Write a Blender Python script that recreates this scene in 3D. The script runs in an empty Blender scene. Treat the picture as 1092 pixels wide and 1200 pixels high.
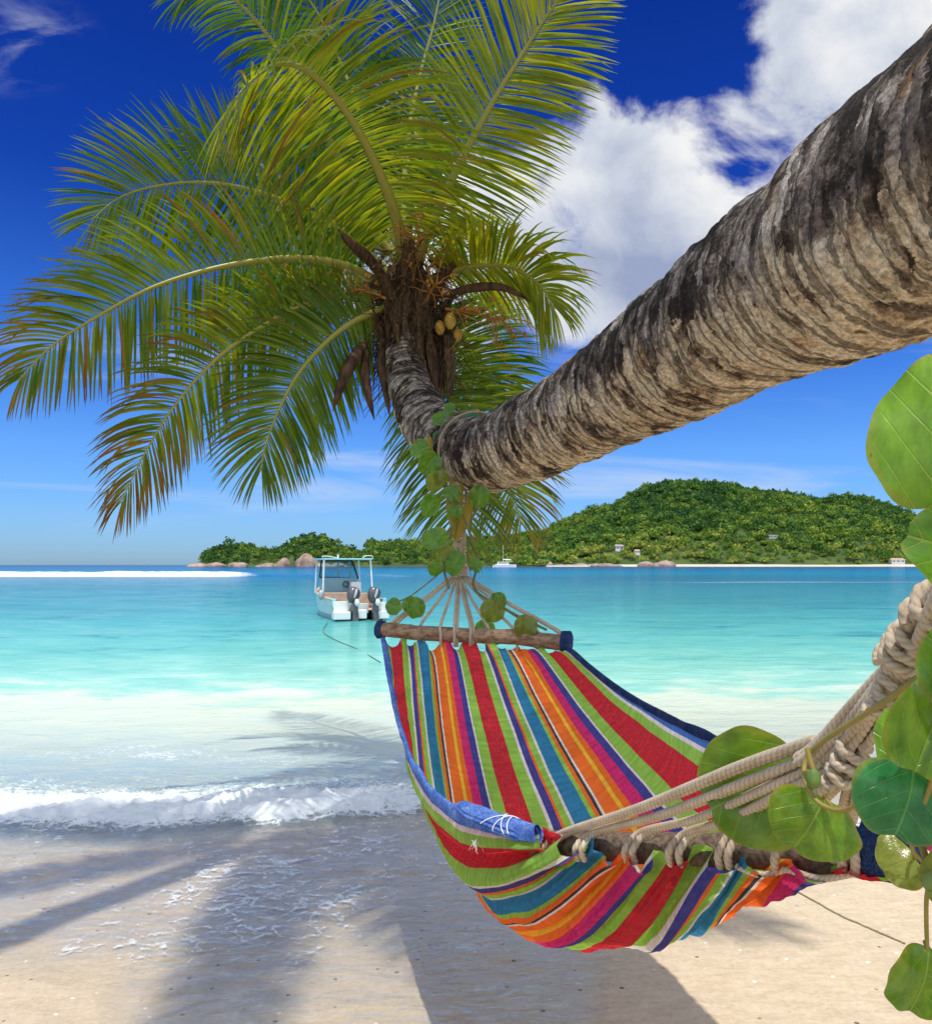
import bpy, math, random
import numpy as np
from mathutils import Vector

random.seed(7)
RNG = np.random.default_rng(11)
scene = bpy.context.scene
COL = scene.collection
CAMH, FPX, HZ = 1.7, 900.0, 662.0


def P(px, py, d):
    """world point seen at photo pixel (px, py) at d metres ahead of the camera"""
    return np.array([(px - 546.0) / FPX * d, d, CAMH + (HZ - py) / FPX * d])


# ------------------------------------------------------------------ noise
def _hash(ix, iy, iz, seed):
    h = (ix.astype(np.int64) * 374761393 + iy.astype(np.int64) * 668265263 + iz.astype(np.int64) * 2147483647 + seed * 974634777)
    h = (h ^ (h >> 13)) * 1274126177
    h = h ^ (h >> 16)
    return (h & 0xFFFFFF).astype(np.float64) / float(0xFFFFFF)


def vnoise(p, seed=0):
    p = np.asarray(p, float)
    i = np.floor(p)
    f = p - i
    f = f * f * (3 - 2 * f)
    ix, iy, iz = i[..., 0], i[..., 1], i[..., 2]
    r = 0
    for a in (0, 1):
        for b in (0, 1):
            for c in (0, 1):
                w = (f[..., 0] if a else 1 - f[..., 0]) * (f[..., 1] if b else 1 - f[..., 1]) * (f[..., 2] if c else 1 - f[..., 2])
                r = r + w * _hash(ix + a, iy + b, iz + c, seed)
    return r * 2 - 1


def fbm(p, oct=4, seed=0, gain=.5):
    p = np.asarray(p, float)
    s, a, t = 0, 1.0, 0
    for k in range(oct):
        s = s + a * vnoise(p * (2.03 ** k) + 17.3 * k, seed + k)
        t += a
        a *= gain
    return s / t


def norm(v):
    v = np.asarray(v, float)
    return v / np.maximum(np.linalg.norm(v, axis=-1, keepdims=True), 1e-9)


def smooth(x, a, b):
    t = np.clip((np.asarray(x, float) - a) / (b - a), 0, 1)
    return t * t * (3 - 2 * t)


def spline(ctrl, n):
    """centripetal-ish Catmull-Rom through ctrl, n points equally spaced in length; ctrl rows may carry extra columns"""
    c = np.asarray(ctrl, float)
    c = np.vstack([2 * c[0] - c[1], c, 2 * c[-1] - c[-2]])
    out = []
    for i in range(1, len(c) - 2):
        t = np.linspace(0, 1, 40, endpoint=False)[:, None]
        p0, p1, p2, p3 = c[i - 1], c[i], c[i + 1], c[i + 2]
        out.append(.5 * ((2 * p1) + (-p0 + p2) * t + (2 * p0 - 5 * p1 + 4 * p2 - p3) * t ** 2 + (-p0 + 3 * p1 - 3 * p2 + p3) * t ** 3))
    out.append(c[-2][None])
    q = np.vstack(out)
    L = np.r_[0, np.cumsum(np.linalg.norm(np.diff(q[:, :3], axis=0), axis=1))]
    s = np.linspace(0, L[-1], n)
    return np.stack([np.interp(s, L, q[:, k]) for k in range(q.shape[1])], 1), s


def frames(path, up=(0, 0, 1)):
    """tangent, side, normal at each path point, parallel transported from up"""
    T = norm(np.gradient(path, axis=0))
    N = np.zeros_like(T)
    n = np.asarray(up, float)
    if abs(np.dot(n, T[0])) > .97:
        n = np.array([0, 1., 0])
    for i in range(len(T)):
        n = n - T[i] * np.dot(n, T[i])
        n = n / max(np.linalg.norm(n), 1e-9)
        N[i] = n
    return T, np.cross(T, N), N


# ------------------------------------------------------------------ mesh / object helpers
class MB:
    def __init__(s):
        s.v, s.f, s.n, s.uv, s.c, s.mi = [], [], 0, [], [], []

    def add(s, v, f, uv=None, col=None, mi=0):
        v = np.asarray(v, float).reshape(-1, 3)
        s.v.append(v)
        s.f.append((np.asarray(f, int) + s.n, mi))
        s.uv.append(np.zeros((len(v), 2)) if uv is None else np.asarray(uv, float).reshape(-1, 2))
        s.c.append(np.zeros((len(v), 3)) if col is None else np.broadcast_to(np.asarray(col, float), (len(v), 3)))
        s.n += len(v)
        return s

    def grid(s, v, nu, nv, closed=False, uv=None, col=None, mi=0):
        """v: nu rows of nv points"""
        i = np.arange(nu - 1)[:, None] * nv
        if closed:
            j = np.arange(nv)[None]
            k = (j + 1) % nv
        else:
            j = np.arange(nv - 1)[None]
            k = j + 1
        f = np.stack([i + j, i + k, i + nv + k, i + nv + j], -1).reshape(-1, 4)
        return s.add(v, f, uv, col, mi)

    def tube(s, path, r, nv=10, caps=True, up=(0, 0, 1), col=None, mi=0, flat=1.0):
        path = np.asarray(path, float)
        r = np.broadcast_to(np.asarray(r, float), (len(path),))
        T, S, N = frames(path, up)
        a = np.linspace(0, 2 * np.pi, nv, endpoint=False)
        v = path[:, None] + r[:, None, None] * (np.cos(a)[None, :, None] * S[:, None] + flat * np.sin(a)[None, :, None] * N[:, None])
        L = np.r_[0, np.cumsum(np.linalg.norm(np.diff(path, axis=0), axis=1))]
        uv = np.stack(np.broadcast_arrays(a[None] / (2 * np.pi), L[:, None]), -1)
        s.grid(v.reshape(-1, 3), len(path), nv, True, uv, col, mi)
        if caps:
            for row, p in ((0, path[0]), (len(path) - 1, path[-1])):
                b = v[row]
                fan = [[k, (k + 1) % nv, nv] for k in range(nv)]
                s.add(np.vstack([b, p[None]]), fan, None, col, mi)
        return s

    def box(s, c, size, rz=0, mi=0, taper=1.0, col=None):
        x, y, z = np.asarray(size, float) / 2
        v = np.array([[-x, -y, -z], [x, -y, -z], [x, y, -z], [-x, y, -z], [-x * taper, -y * taper, z], [x * taper, -y * taper, z], [x * taper, y * taper, z], [-x * taper, y * taper, z]])
        ca, sa = math.cos(rz), math.sin(rz)
        v = v @ np.array([[ca, sa, 0], [-sa, ca, 0], [0, 0, 1]]) + np.asarray(c, float)
        return s.add(v, [[3, 2, 1, 0], [4, 5, 6, 7], [0, 1, 5, 4], [1, 2, 6, 5], [2, 3, 7, 6], [3, 0, 4, 7]], None, col, mi)

    def build(s, name, mats, parent=None, smooth_=True, loc=None, bevel=0):
        me = bpy.data.meshes.new(name)
        V = np.vstack(s.v)
        org = np.zeros(3) if loc is None else np.asarray(loc, float)
        V = V - org
        tot, idx, mis = [], [], []
        for f, mi in s.f:
            tot.append(np.full(len(f), f.shape[1]))
            mis.append(np.full(len(f), mi))
            idx.append(f.ravel())
        tot, idx, mis = np.concatenate(tot), np.concatenate(idx), np.concatenate(mis)
        me.vertices.add(len(V)); me.loops.add(len(idx)); me.polygons.add(len(tot))
        me.vertices.foreach_set('co', V.ravel().astype(np.float32))
        me.loops.foreach_set('vertex_index', idx.astype(np.int32))
        me.polygons.foreach_set('loop_start', np.r_[0, np.cumsum(tot)[:-1]].astype(np.int32))
        me.polygons.foreach_set('material_index', mis.astype(np.int32))
        me.polygons.foreach_set('use_smooth', np.full(len(tot), smooth_))
        uvl = me.uv_layers.new(name='UVMap')
        uvl.data.foreach_set('uv', np.vstack(s.uv)[idx].ravel().astype(np.float32))
        at = me.attributes.new('tc', 'FLOAT_VECTOR', 'POINT')
        at.data.foreach_set('vector', np.vstack(s.c).ravel().astype(np.float32))
        me.update(); me.validate()
        if not isinstance(mats, (list, tuple)):
            mats = [mats]
        for m in mats:
            me.materials.append(m)
        o = bpy.data.objects.new(name, me)
        COL.objects.link(o)
        o.location = org
        if parent is not None:
            adopt(o, parent)
        if bevel:
            b = o.modifiers.new('bevel', 'BEVEL'); b.width = bevel; b.segments = 2; b.limit_method = 'ANGLE'
        return o


def wloc(o):
    v = Vector((0, 0, 0))
    while o is not None:
        v = v + o.location
        o = o.parent
    return v


def adopt(o, parent):
    """parent o without moving it (no rotations are used on parents)"""
    o.location = o.location - wloc(parent)
    o.parent = parent


def thing(name, loc, label, cat, group=None):
    o = bpy.data.objects.new(name, None)
    o.empty_display_size = .1
    o.location = [float(x) for x in loc]
    COL.objects.link(o)
    return tag(o, label, cat, group)


def tag(o, label=None, cat=None, group=None, kind=None):
    for k, v in (('label', label), ('category', cat), ('group', group), ('kind', kind)):
        if v:
            o[k] = v
    return o


# ------------------------------------------------------------------ shader helper
class Sh:
    def __init__(s, name, world=False):
        if world:
            s.id = bpy.data.worlds.new(name)
        else:
            s.id = bpy.data.materials.new(name)
        s.id.use_nodes = True
        s.t = s.id.node_tree
        s.t.nodes.clear()

    def n(s, typ, ins=None, **kw):
        o = s.t.nodes.new(typ)
        for k, v in kw.items():
            setattr(o, k, v)
        for k, v in (ins or {}).items():
            s.set(o.inputs[k], v)
        return o

    def set(s, sock, v):
        if isinstance(v, bpy.types.Node):
            v = v.outputs[0]
        if isinstance(v, bpy.types.NodeSocket):
            s.t.links.new(v, sock)
        else:
            if sock.type == 'RGBA' and hasattr(v, '__len__') and len(v) == 3:
                v = (*v, 1)
            sock.default_value = v

    def m(s, op, a, b=0.0, c=None, clamp=False):
        o = s.t.nodes.new('ShaderNodeMath'); o.operation = op; o.use_clamp = clamp
        s.set(o.inputs[0], a); s.set(o.inputs[1], b)
        if c is not None:
            s.set(o.inputs[2], c)
        return o.outputs[0]

    def vm(s, op, a, b=(0, 0, 0)):
        o = s.t.nodes.new('ShaderNodeVectorMath'); o.operation = op
        s.set(o.inputs[0], a)
        if op == 'SCALE':
            s.set(o.inputs['Scale'], b)
        else:
            s.set(o.inputs[1], b)
        return o.outputs['Value'] if op in ('LENGTH', 'DOT_PRODUCT') else o.outputs[0]

    def mix(s, f, a, b, mode='MIX'):
        o = s.t.nodes.new('ShaderNodeMix'); o.data_type = 'RGBA'; o.blend_type = mode
        s.set(o.inputs[0], f); s.set(o.inputs[6], a); s.set(o.inputs[7], b)
        return o.outputs[2]

    def noise(s, vec, scale, detail=4, rough=.5, dist=0, out=0, w=None):
        o = s.n('ShaderNodeTexNoise', {'Scale': scale, 'Detail': detail, 'Roughness': rough, 'Distortion': dist})
        if vec is not None:
            s.set(o.inputs['Vector'], vec)
        return o.outputs[out]

    def ramp(s, f, stops, interp='LINEAR'):
        o = s.t.nodes.new('ShaderNodeValToRGB')
        o.color_ramp.interpolation = interp
        e = o.color_ramp.elements
        while len(e) < len(stops):
            e.new(.5)
        for i, (p, c) in enumerate(stops):
            e[i].position = p
            c = (c, c, c) if not hasattr(c, '__len__') else c
            e[i].color = (*c, 1)
        s.set(o.inputs[0], f)
        return o.outputs[0]

    def rng(s, v, a, b, c=0.0, d=1.0, smooth=True):
        o = s.t.nodes.new('ShaderNodeMapRange')
        o.interpolation_type = 'SMOOTHSTEP' if smooth else 'LINEAR'
        for i, x in enumerate((v, a, b, c, d)):
            s.set(o.inputs[i], x)
        return o.outputs[0]

    def attr(s, name='tc'):
        return s.n('ShaderNodeAttribute', attribute_name=name).outputs['Vector']

    def pos(s):
        return s.n('ShaderNodeNewGeometry').outputs['Position']

    def uv(s):
        return s.n('ShaderNodeTexCoord').outputs['UV']

    def sep(s, v):
        return s.n('ShaderNodeSeparateXYZ', {0: v}).outputs

    def comb(s, x=0.0, y=0.0, z=0.0):
        return s.n('ShaderNodeCombineXYZ', {0: x, 1: y, 2: z}).outputs[0]

    def bump(s, h, dist=.01, strength=1.0, normal=None):
        i = {'Height': h, 'Distance': dist, 'Strength': strength}
        o = s.n('ShaderNodeBump', i)
        if normal is not None:
            s.set(o.inputs['Normal'], normal)
        return o.outputs[0]

    def bsdf(s, col, rough=.6, normal=None, spec=.3, metal=0.0):
        o = s.n('ShaderNodeBsdfPrincipled', {'Base Color': col, 'Roughness': rough, 'Specular IOR Level': spec, 'Metallic': metal})
        if normal is not None:
            s.set(o.inputs['Normal'], normal)
        return o.outputs[0]

    def mixs(s, f, a, b):
        return s.n('ShaderNodeMixShader', {0: f, 1: a, 2: b}).outputs[0]

    def done(s, surf):
        o = s.n('ShaderNodeOutputMaterial')
        s.set(o.inputs['Surface'], surf)
        return s.id


def lin(r, g, b, k=1.0):
    f = lambda c: (c / 255 / 12.92 if c / 255 <= .04045 else ((c / 255 + .055) / 1.055) ** 2.4) * k
    return (f(r), f(g), f(b))


# ------------------------------------------------------------------ camera, sun, sky
cam = bpy.data.cameras.new('camera')
cam.sensor_fit = 'VERTICAL'; cam.sensor_height = 36; cam.lens = 27.0
cam.shift_y = 62 / 1200
cam.clip_start = .02; cam.clip_end = 60000
co = bpy.data.objects.new('camera', cam)
co.location = (0, 0, CAMH); co.rotation_euler = (math.pi / 2, 0, 0)
COL.objects.link(co); scene.camera = co

SUN_EL, SUN_AZ = math.radians(75), math.radians(184)   # azimuth from +Y (ahead) towards +X (right)
sd = np.array([math.cos(SUN_EL) * math.sin(SUN_AZ), math.cos(SUN_EL) * math.cos(SUN_AZ), math.sin(SUN_EL)])
sun = bpy.data.lights.new('sun', 'SUN'); sun.energy = 3.9; sun.angle = math.radians(.53); sun.color = (1, .95, .87)
so = bpy.data.objects.new('sun', sun)
so.rotation_euler = Vector(-sd).to_track_quat('-Z', 'Y').to_euler(); so.location = (0, 0, 30)
COL.objects.link(so)


def make_world():
    w = Sh('World', True)
    sky = w.n('ShaderNodeTexSky', sky_type='NISHITA', sun_disc=False, sun_elevation=SUN_EL, sun_rotation=SUN_AZ,
              altitude=0, air_density=1.0, dust_density=.3, ozone_density=3.0)
    d = w.n('ShaderNodeTexCoord').outputs['Generated']
    x, y, z = w.sep(d)
    # polarised, deep tropical blue
    el = w.m('MAXIMUM', z, 0.0)
    tint = w.ramp(el, [(0, (.42, .70, 1.22)), (.06, (.46, .79, 1.34)), (.14, (.42, .80, 1.42)), (.25, (.22, .58, 1.34)), (.42, (.055, .25, .98)), (.60, (.030, .165, .78)), (1, (.04, .2, .8))])
    base = w.mix(1.0, sky.outputs[0], tint, 'MULTIPLY')
    base = w.mix(1.0, base, (1.15, 1.15, 1.15), 'MULTIPLY')
    ay = w.m('MAXIMUM', w.m('ABSOLUTE', y), .04)
    u = w.m('DIVIDE', x, ay); v = w.m('DIVIDE', z, ay)
    uv = w.comb(u, v, 0.0)
    warp = w.noise(uv, 2.2, 3, .5, out=1)
    uvw = w.vm('ADD', uv, w.vm('SCALE', w.vm('SUBTRACT', warp, (.5, .5, .5)), .22))
    blobs = [(715, 205, 130, 110, 1.0), (620, 265, 120, 95, .9), (550, 300, 130, 100, .95), (500, 350, 110, 80, .8), (660, 335, 150, 75, .8), (860, 160, 140, 95, 1.0), (930, 90, 110, 75, 1.0), (1010, 20, 190, 95, 1.0),
             (1130, 70, 190, 140, 1.0), (800, 260, 170, 110, .95), (470, 330, 90, 70, .5), (1350, 250, 200, 160, 1.0), (1300, -200, 260, 160, .9), (-500, 200, 260, 120, .9), (700, -600, 500, 240, .8)]
    mk = None
    for px, py, rx, ry, k in blobs:
        q = w.vm('MULTIPLY', w.vm('SUBTRACT', uvw, ((px - 546) / 900, (662 - py) / 900, 0)), (900 / rx, 900 / ry, 0))
        m = w.m('MULTIPLY', w.m('SUBTRACT', 1.25, w.vm('LENGTH', q)), k)
        mk = m if mk is None else w.m('MAXIMUM', mk, m)
    mk = w.m('MINIMUM', mk, .66)
    # the blue notch above the bank
    for px, py, rx, ry, k in [(775, 105, 55, 60, .60), (770, 20, 110, 75, 1.0), (870, 205, 24, 16, .30), (600, 120, 70, 60, .4)]:
        q = w.vm('MULTIPLY', w.vm('SUBTRACT', uvw, ((px - 546) / 900, (662 - py) / 900, 0)), (900 / rx, 900 / ry, 0))
        mk = w.m('SUBTRACT', mk, w.m('MULTIPLY', w.m('MAXIMUM', w.m('SUBTRACT', 1.3, w.vm('LENGTH', q)), 0.0), k))
    nz = w.noise(uv, 6.5, 13, .60, .3)
    dens = w.m('ADD', mk, w.m('MULTIPLY', w.m('SUBTRACT', nz, .5), 2.6))
    alpha = w.rng(dens, .04, .58)
    # brightness inside: billows
    n2 = w.noise(w.vm('ADD', uvw, (.035, -.03, .3)), 5.0, 8, .55)
    n3 = w.noise(w.vm('ADD', uv, (0, 0, 3.0)), 1.8, 2, .5)
    lum = w.m('ADD', w.m('MULTIPLY', n2, 1.3), w.m('MULTIPLY', n3, .8))
    cc = w.ramp(w.m('SUBTRACT', lum, .50), [(.25, lin(160, 173, 205)), (.5, lin(216, 223, 236)), (.70, lin(253, 253, 253))])
    cc = w.mix(1.0, cc, (9.3, 9.3, 9.3), 'MULTIPLY')
    # thin cirrus streaks low on the right and left
    st = w.vm('MULTIPLY', uv, (1.0, 7.5, 1.0))
    n4 = w.noise(w.vm('ADD', st, (3.1, .4, 0)), 2.1, 7, .55, .5)
    lowm = w.m('MULTIPLY', w.rng(v, .03, .12), w.rng(v, .36, .2))
    cir = w.m('MULTIPLY', w.rng(n4, .5, .74), w.m('MULTIPLY', lowm, .62))
    n5 = w.noise(w.vm('MULTIPLY', uv, (1.0, 2.0, 1)), 7.0, 6, .6, .6)
    tl = w.vm('LENGTH', w.vm('MULTIPLY', w.vm('SUBTRACT', uv, ((10 - 546) / 900, (662 - 45) / 900, 0)), (8.0, 13.0, 0)))
    wis = w.m('MULTIPLY', w.rng(n5, .42, .72), w.m('MULTIPLY', w.rng(tl, 1.1, .1), .55))
    hi = w.m('MAXIMUM', cir, wis)
    c1 = w.mix(hi, base, (7.2, 7.8, 8.8))
    c2 = w.mix(alpha, c1, cc)
    # unseen broken bright cloud, added overhead and behind to lift the shade
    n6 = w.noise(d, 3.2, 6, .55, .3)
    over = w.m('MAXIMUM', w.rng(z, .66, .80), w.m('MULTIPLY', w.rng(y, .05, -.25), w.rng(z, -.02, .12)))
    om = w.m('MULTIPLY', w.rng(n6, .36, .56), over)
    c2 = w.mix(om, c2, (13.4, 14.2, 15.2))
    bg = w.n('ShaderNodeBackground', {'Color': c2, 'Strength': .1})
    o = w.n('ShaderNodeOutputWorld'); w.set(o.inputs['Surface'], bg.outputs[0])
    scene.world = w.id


make_world()
vs = scene.view_settings
vs.view_transform = 'Standard'; vs.look = 'None'; vs.exposure = 0; vs.gamma = 1; vs.use_curve_mapping = False
scene.cycles.max_bounces = 6; scene.cycles.diffuse_bounces = 3; scene.cycles.glossy_bounces = 2; scene.cycles.transmission_bounces = 4; scene.cycles.transparent_max_bounces = 12
scene.cycles.use_denoising = True


# ------------------------------------------------------------------ materials
def mat_frond():
    s = Sh('frond_green')
    x, y, z = s.sep(s.attr())          # x tone, y dryness, z along the leaflet
    n = s.noise(s.pos(), 9.0, 3, .5)
    g = s.ramp(s.m('ADD', x, s.m('MULTIPLY', s.m('SUBTRACT', n, .5), .5)), [(0, (.014, .075, .010)), (.35, (.065, .140, .008)), (.7, (.165, .225, .008)), (1, (.30, .31, .012))])
    dry = s.ramp(z, [(0, (.27, .19, .02)), (.55, (.27, .13, .02)), (1, (.10, .05, .02))])
    dm = s.rng(s.m('ADD', y, s.m('MULTIPLY', s.m('SUBTRACT', z, .6), .5)), .35, .95)
    c = s.mix(dm, g, dry)
    b = s.bsdf(c, .42, None, .5)
    tc = s.mix(1.0, c, (2.0, 1.8, .9), 'MULTIPLY')
    tr = s.n('ShaderNodeBsdfTranslucent', {'Color': tc}).outputs[0]
    return s.done(s.mixs(.42, b, tr))


def mat_midrib():
    s = Sh('midrib_yellow')
    x, y, z = s.sep(s.attr())
    n = s.noise(s.pos(), 25, 3)
    c = s.ramp(s.m('ADD', y, s.m('MULTIPLY', s.m('SUBTRACT', n, .5), .3)), [(0, (.24, .25, .03)), (.5, (.33, .30, .05)), (1, (.35, .22, .07))])
    return s.done(s.bsdf(c, .4, None, .5))


def mat_bark():
    s = Sh('palm_bark')
    c = s.attr()                        # straightened trunk coordinates: round, round, along
    cx, cy, cz = s.sep(c)
    fine = s.noise(c, 110, 6, .70)
    mid = s.noise(c, 19, 7, .66, .3)
    wob = s.noise(c, 6, 4, .55)
    wob2 = s.noise(c, 30, 5, .62)
    # leaf-scar rings: thin broken cracks
    al = s.m('ADD', s.m('MULTIPLY', cz, 25.0), s.m('ADD', s.m('MULTIPLY', wob, 1.5), s.m('MULTIPLY', wob2, .6)))
    fr_ = s.m('ABSOLUTE', s.m('SUBTRACT', s.m('FRACT', al), .5))
    width = s.noise(s.comb(s.m('MULTIPLY', cx, 3.2), s.m('MULTIPLY', cy, 3.2), s.m('MULTIPLY', cz, 7.0)), 5.0, 5, .66)
    cr = s.rng(s.m('SUBTRACT', fr_, s.m('SUBTRACT', .86, s.m('MULTIPLY', width, .95))), .06, -.06)
    # scaly plates lying between the rings, each weathered to its own tone
    warp = s.vm('SCALE', s.vm('SUBTRACT', s.noise(c, 26, 5, .66, out=1), (.5, .5, .5)), 1.15)
    pc = s.vm('ADD', s.comb(s.m('MULTIPLY', cx, 13.0), s.m('MULTIPLY', cy, 13.0), s.m('MULTIPLY', al, 1.0)), warp)
    vo = s.n('ShaderNodeTexVoronoi', {'Vector': pc, 'Scale': 1.0, 'Randomness': 1.0})
    pick = s.sep(vo.outputs['Color'])[0]
    vo2 = s.n('ShaderNodeTexVoronoi', {'Vector': s.vm('ADD', s.vm('SCALE', pc, 2.3), warp), 'Scale': 1.0, 'Randomness': 1.0})
    pick2 = s.sep(vo2.outputs['Color'])[1]
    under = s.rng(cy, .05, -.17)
    blotch = s.noise(c, 4.6, 7, .68, .5)
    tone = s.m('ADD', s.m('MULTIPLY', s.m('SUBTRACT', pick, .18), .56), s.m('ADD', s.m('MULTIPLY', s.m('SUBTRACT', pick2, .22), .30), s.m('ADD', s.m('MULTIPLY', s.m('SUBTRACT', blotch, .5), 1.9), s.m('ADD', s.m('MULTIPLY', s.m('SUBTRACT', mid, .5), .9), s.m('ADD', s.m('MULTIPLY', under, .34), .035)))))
    grey = s.ramp(tone, [(.02, (.022, .016, .012)), (.18, (.060, .047, .037)), (.34, (.145, .115, .093)), (.54, (.29, .25, .21)), (.85, (.46, .42, .37))])
    warm = s.ramp(tone, [(.04, (.028, .018, .012)), (.22, (.085, .058, .038)), (.36, (.22, .16, .10)), (.47, (.45, .35, .225)), (.85, (.64, .54, .38))])
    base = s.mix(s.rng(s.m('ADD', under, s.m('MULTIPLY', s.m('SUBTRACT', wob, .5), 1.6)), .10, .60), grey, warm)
    base = s.mix(s.m('MULTIPLY', s.rng(s.noise(c, 8, 4), .63, .74), .55), base, (.36, .19, .06))
    base = s.mix(1.0, base, s.ramp(fine, [(.36, .50), (.5, .95), (.64, 1.45)]), 'MULTIPLY')
    col = s.mix(s.m('MULTIPLY', s.m('SUBTRACT', 1.0, cr), .60), base, (.020, .014, .010))
    fib = s.noise(s.vm('MULTIPLY', c, (60, 60, 9)), 1.0, 4, .6)
    h = s.m('ADD', s.m('MULTIPLY', fine, .55), s.m('ADD', s.m('MULTIPLY', fib, .4), s.m('ADD', s.m('MULTIPLY', cr, .8), s.m('ADD', s.m('MULTIPLY', pick, .45), s.m('MULTIPLY', mid, .8)))))
    return s.done(s.bsdf(col, .88, s.bump(h, .010, .95), .2))


def mat_simple(name, c1, c2, scale=20, rough=.6, bump=.0, spec=.3, trans=0.0, stretch=None, metal=0.0):
    s = Sh(name)
    p = s.pos()
    if stretch:
        p = s.vm('MULTIPLY', p, stretch)
    n = s.noise(p, scale, 5, .6)
    c = s.mix(s.rng(n, .3, .7), c1, c2)
    nm = s.bump(n, bump) if bump else None
    b = s.bsdf(c, rough, nm, spec, metal)
    if trans:
        b = s.mixs(trans, b, s.n('ShaderNodeBsdfTranslucent', {'Color': c}).outputs[0])
    return s.done(b)


def mat_rope():
    s = Sh('cotton_rope')
    n = s.noise(s.pos(), 260, 4, .6)
    n2 = s.noise(s.pos(), 22, 3, .5)
    x, y, z = s.sep(s.attr())           # x: groove depth of the lay
    c = s.mix(s.rng(n2, .3, .7), (.47, .385, .28), (.58, .49, .37))
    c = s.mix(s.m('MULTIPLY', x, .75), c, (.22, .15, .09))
    return s.done(s.bsdf(c, .9, s.bump(n, .0012, .8), .15))


def mat_cloth():
    s = Sh('striped_cotton')
    u, v, _ = s.sep(s.uv())
    H = lambda h: lin(*h)
    red, grn, wht, nav, org = (.60, .014, .030), (.30, .58, .075), (.80, .77, .73), (.050, .050, .30), (.90, .17, .012)
    teal, blk, yel, mag, blu = (.018, .22, .44), (.04, .04, .04), (.92, .54, .03), (.68, .015, .17), (.06, .18, .58)
    unit = [(red, 4.6), (grn, 2.5), (wht, .6), (nav, 1.6), (org, .6), (grn, 1.4), (wht, .5), (teal, 3.1), (grn, .8), (org, .8), (blk, .55), (wht, .45),
            (org, 2.6), (yel, .8), (org, 1.2), (mag, 2.2), (nav, 1.6), (wht, .55), (grn, 2.5)]
    tot = sum(w for _, w in unit)
    ends = (1.1 + .6 + .0)
    total = 2 * tot + 4.6 + 2 * 3.4
    # wavering edges of the woven stripes
    j = s.m('MULTIPLY', s.m('SUBTRACT', s.noise(s.vm('MULTIPLY', s.uv(), (18, 5, 0)), 1.0, 3), .5), .42)
    us = s.m('ADD', s.m('MULTIPLY', u, total), j)
    f = s.m('DIVIDE', s.m('FLOORED_MODULO', s.m('SUBTRACT', us, 3.4), tot), tot)
    stops, a = [], 0
    for c, w in unit:
        stops.append((a / tot, c)); a += w
    col = s.ramp(f, stops, 'CONSTANT')
    edge = s.ramp(s.m('DIVIDE', us, 3.4), [(0, blu), (.36, wht), (.52, grn)], 'CONSTANT')
    col = s.mix(s.m('LESS_THAN', us, 3.4), col, edge)
    e2 = s.ramp(s.m('DIVIDE', s.m('SUBTRACT', total, us), 3.4), [(0, blu), (.36, wht), (.52, grn)], 'CONSTANT')
    col = s.mix(s.m('LESS_THAN', s.m('SUBTRACT', total, us), 3.4), col, e2)
    # faded thread mixing and weave
    th = s.noise(s.vm('MULTIPLY', s.uv(), (900, 30, 0)), 1.0, 3, .6)
    th2 = s.noise(s.vm('MULTIPLY', s.uv(), (14, 60, 0)), 1.0, 4, .6)
    col = s.mix(s.rng(th, .32, .8, 0, .22), col, s.mix(.5, col, (.75, .72, .7)))
    col = s.mix(1.0, col, s.ramp(th2, [(.28, .80), (.72, 1.22)]), 'MULTIPLY')
    wv = s.m('ADD', s.m('SINE', s.m('MULTIPLY', u, 2400.0)), s.m('SINE', s.m('MULTIPLY', v, 1500.0)))
    cr = s.noise(s.vm('MULTIPLY', s.uv(), (30, 26, 0)), 1.0, 5, .6, .4)
    nm = s.bump(wv, .0006, .5, s.bump(cr, .012, .75))
    b = s.bsdf(col, .9, nm, .1)
    tr = s.n('ShaderNodeBsdfTranslucent', {'Color': s.mix(1.0, col, (1.35, 1.3, 1.25), 'MULTIPLY'), 'Normal': nm}).outputs[0]
    return s.done(s.mixs(.50, b, tr))


def mat_denim(name='blue_denim_hem', k=1.0):
    s = Sh(name)
    n = s.noise(s.pos(), 230, 5, .75)
    n2 = s.noise(s.pos(), 28, 5, .65)
    c = s.ramp(s.m('ADD', s.m('MULTIPLY', n, .7), s.m('MULTIPLY', n2, .4)), [(.36, (.022 * k, .055 * k, .22 * k)), (.55, (.065 * k, .15 * k, .46 * k)), (.72, (.34 * k, .43 * k, .68 * k))])
    return s.done(s.bsdf(c, .9, s.bump(s.m('ADD', n, s.m('MULTIPLY', n2, 2.0)), .004, .7), .1))


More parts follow.
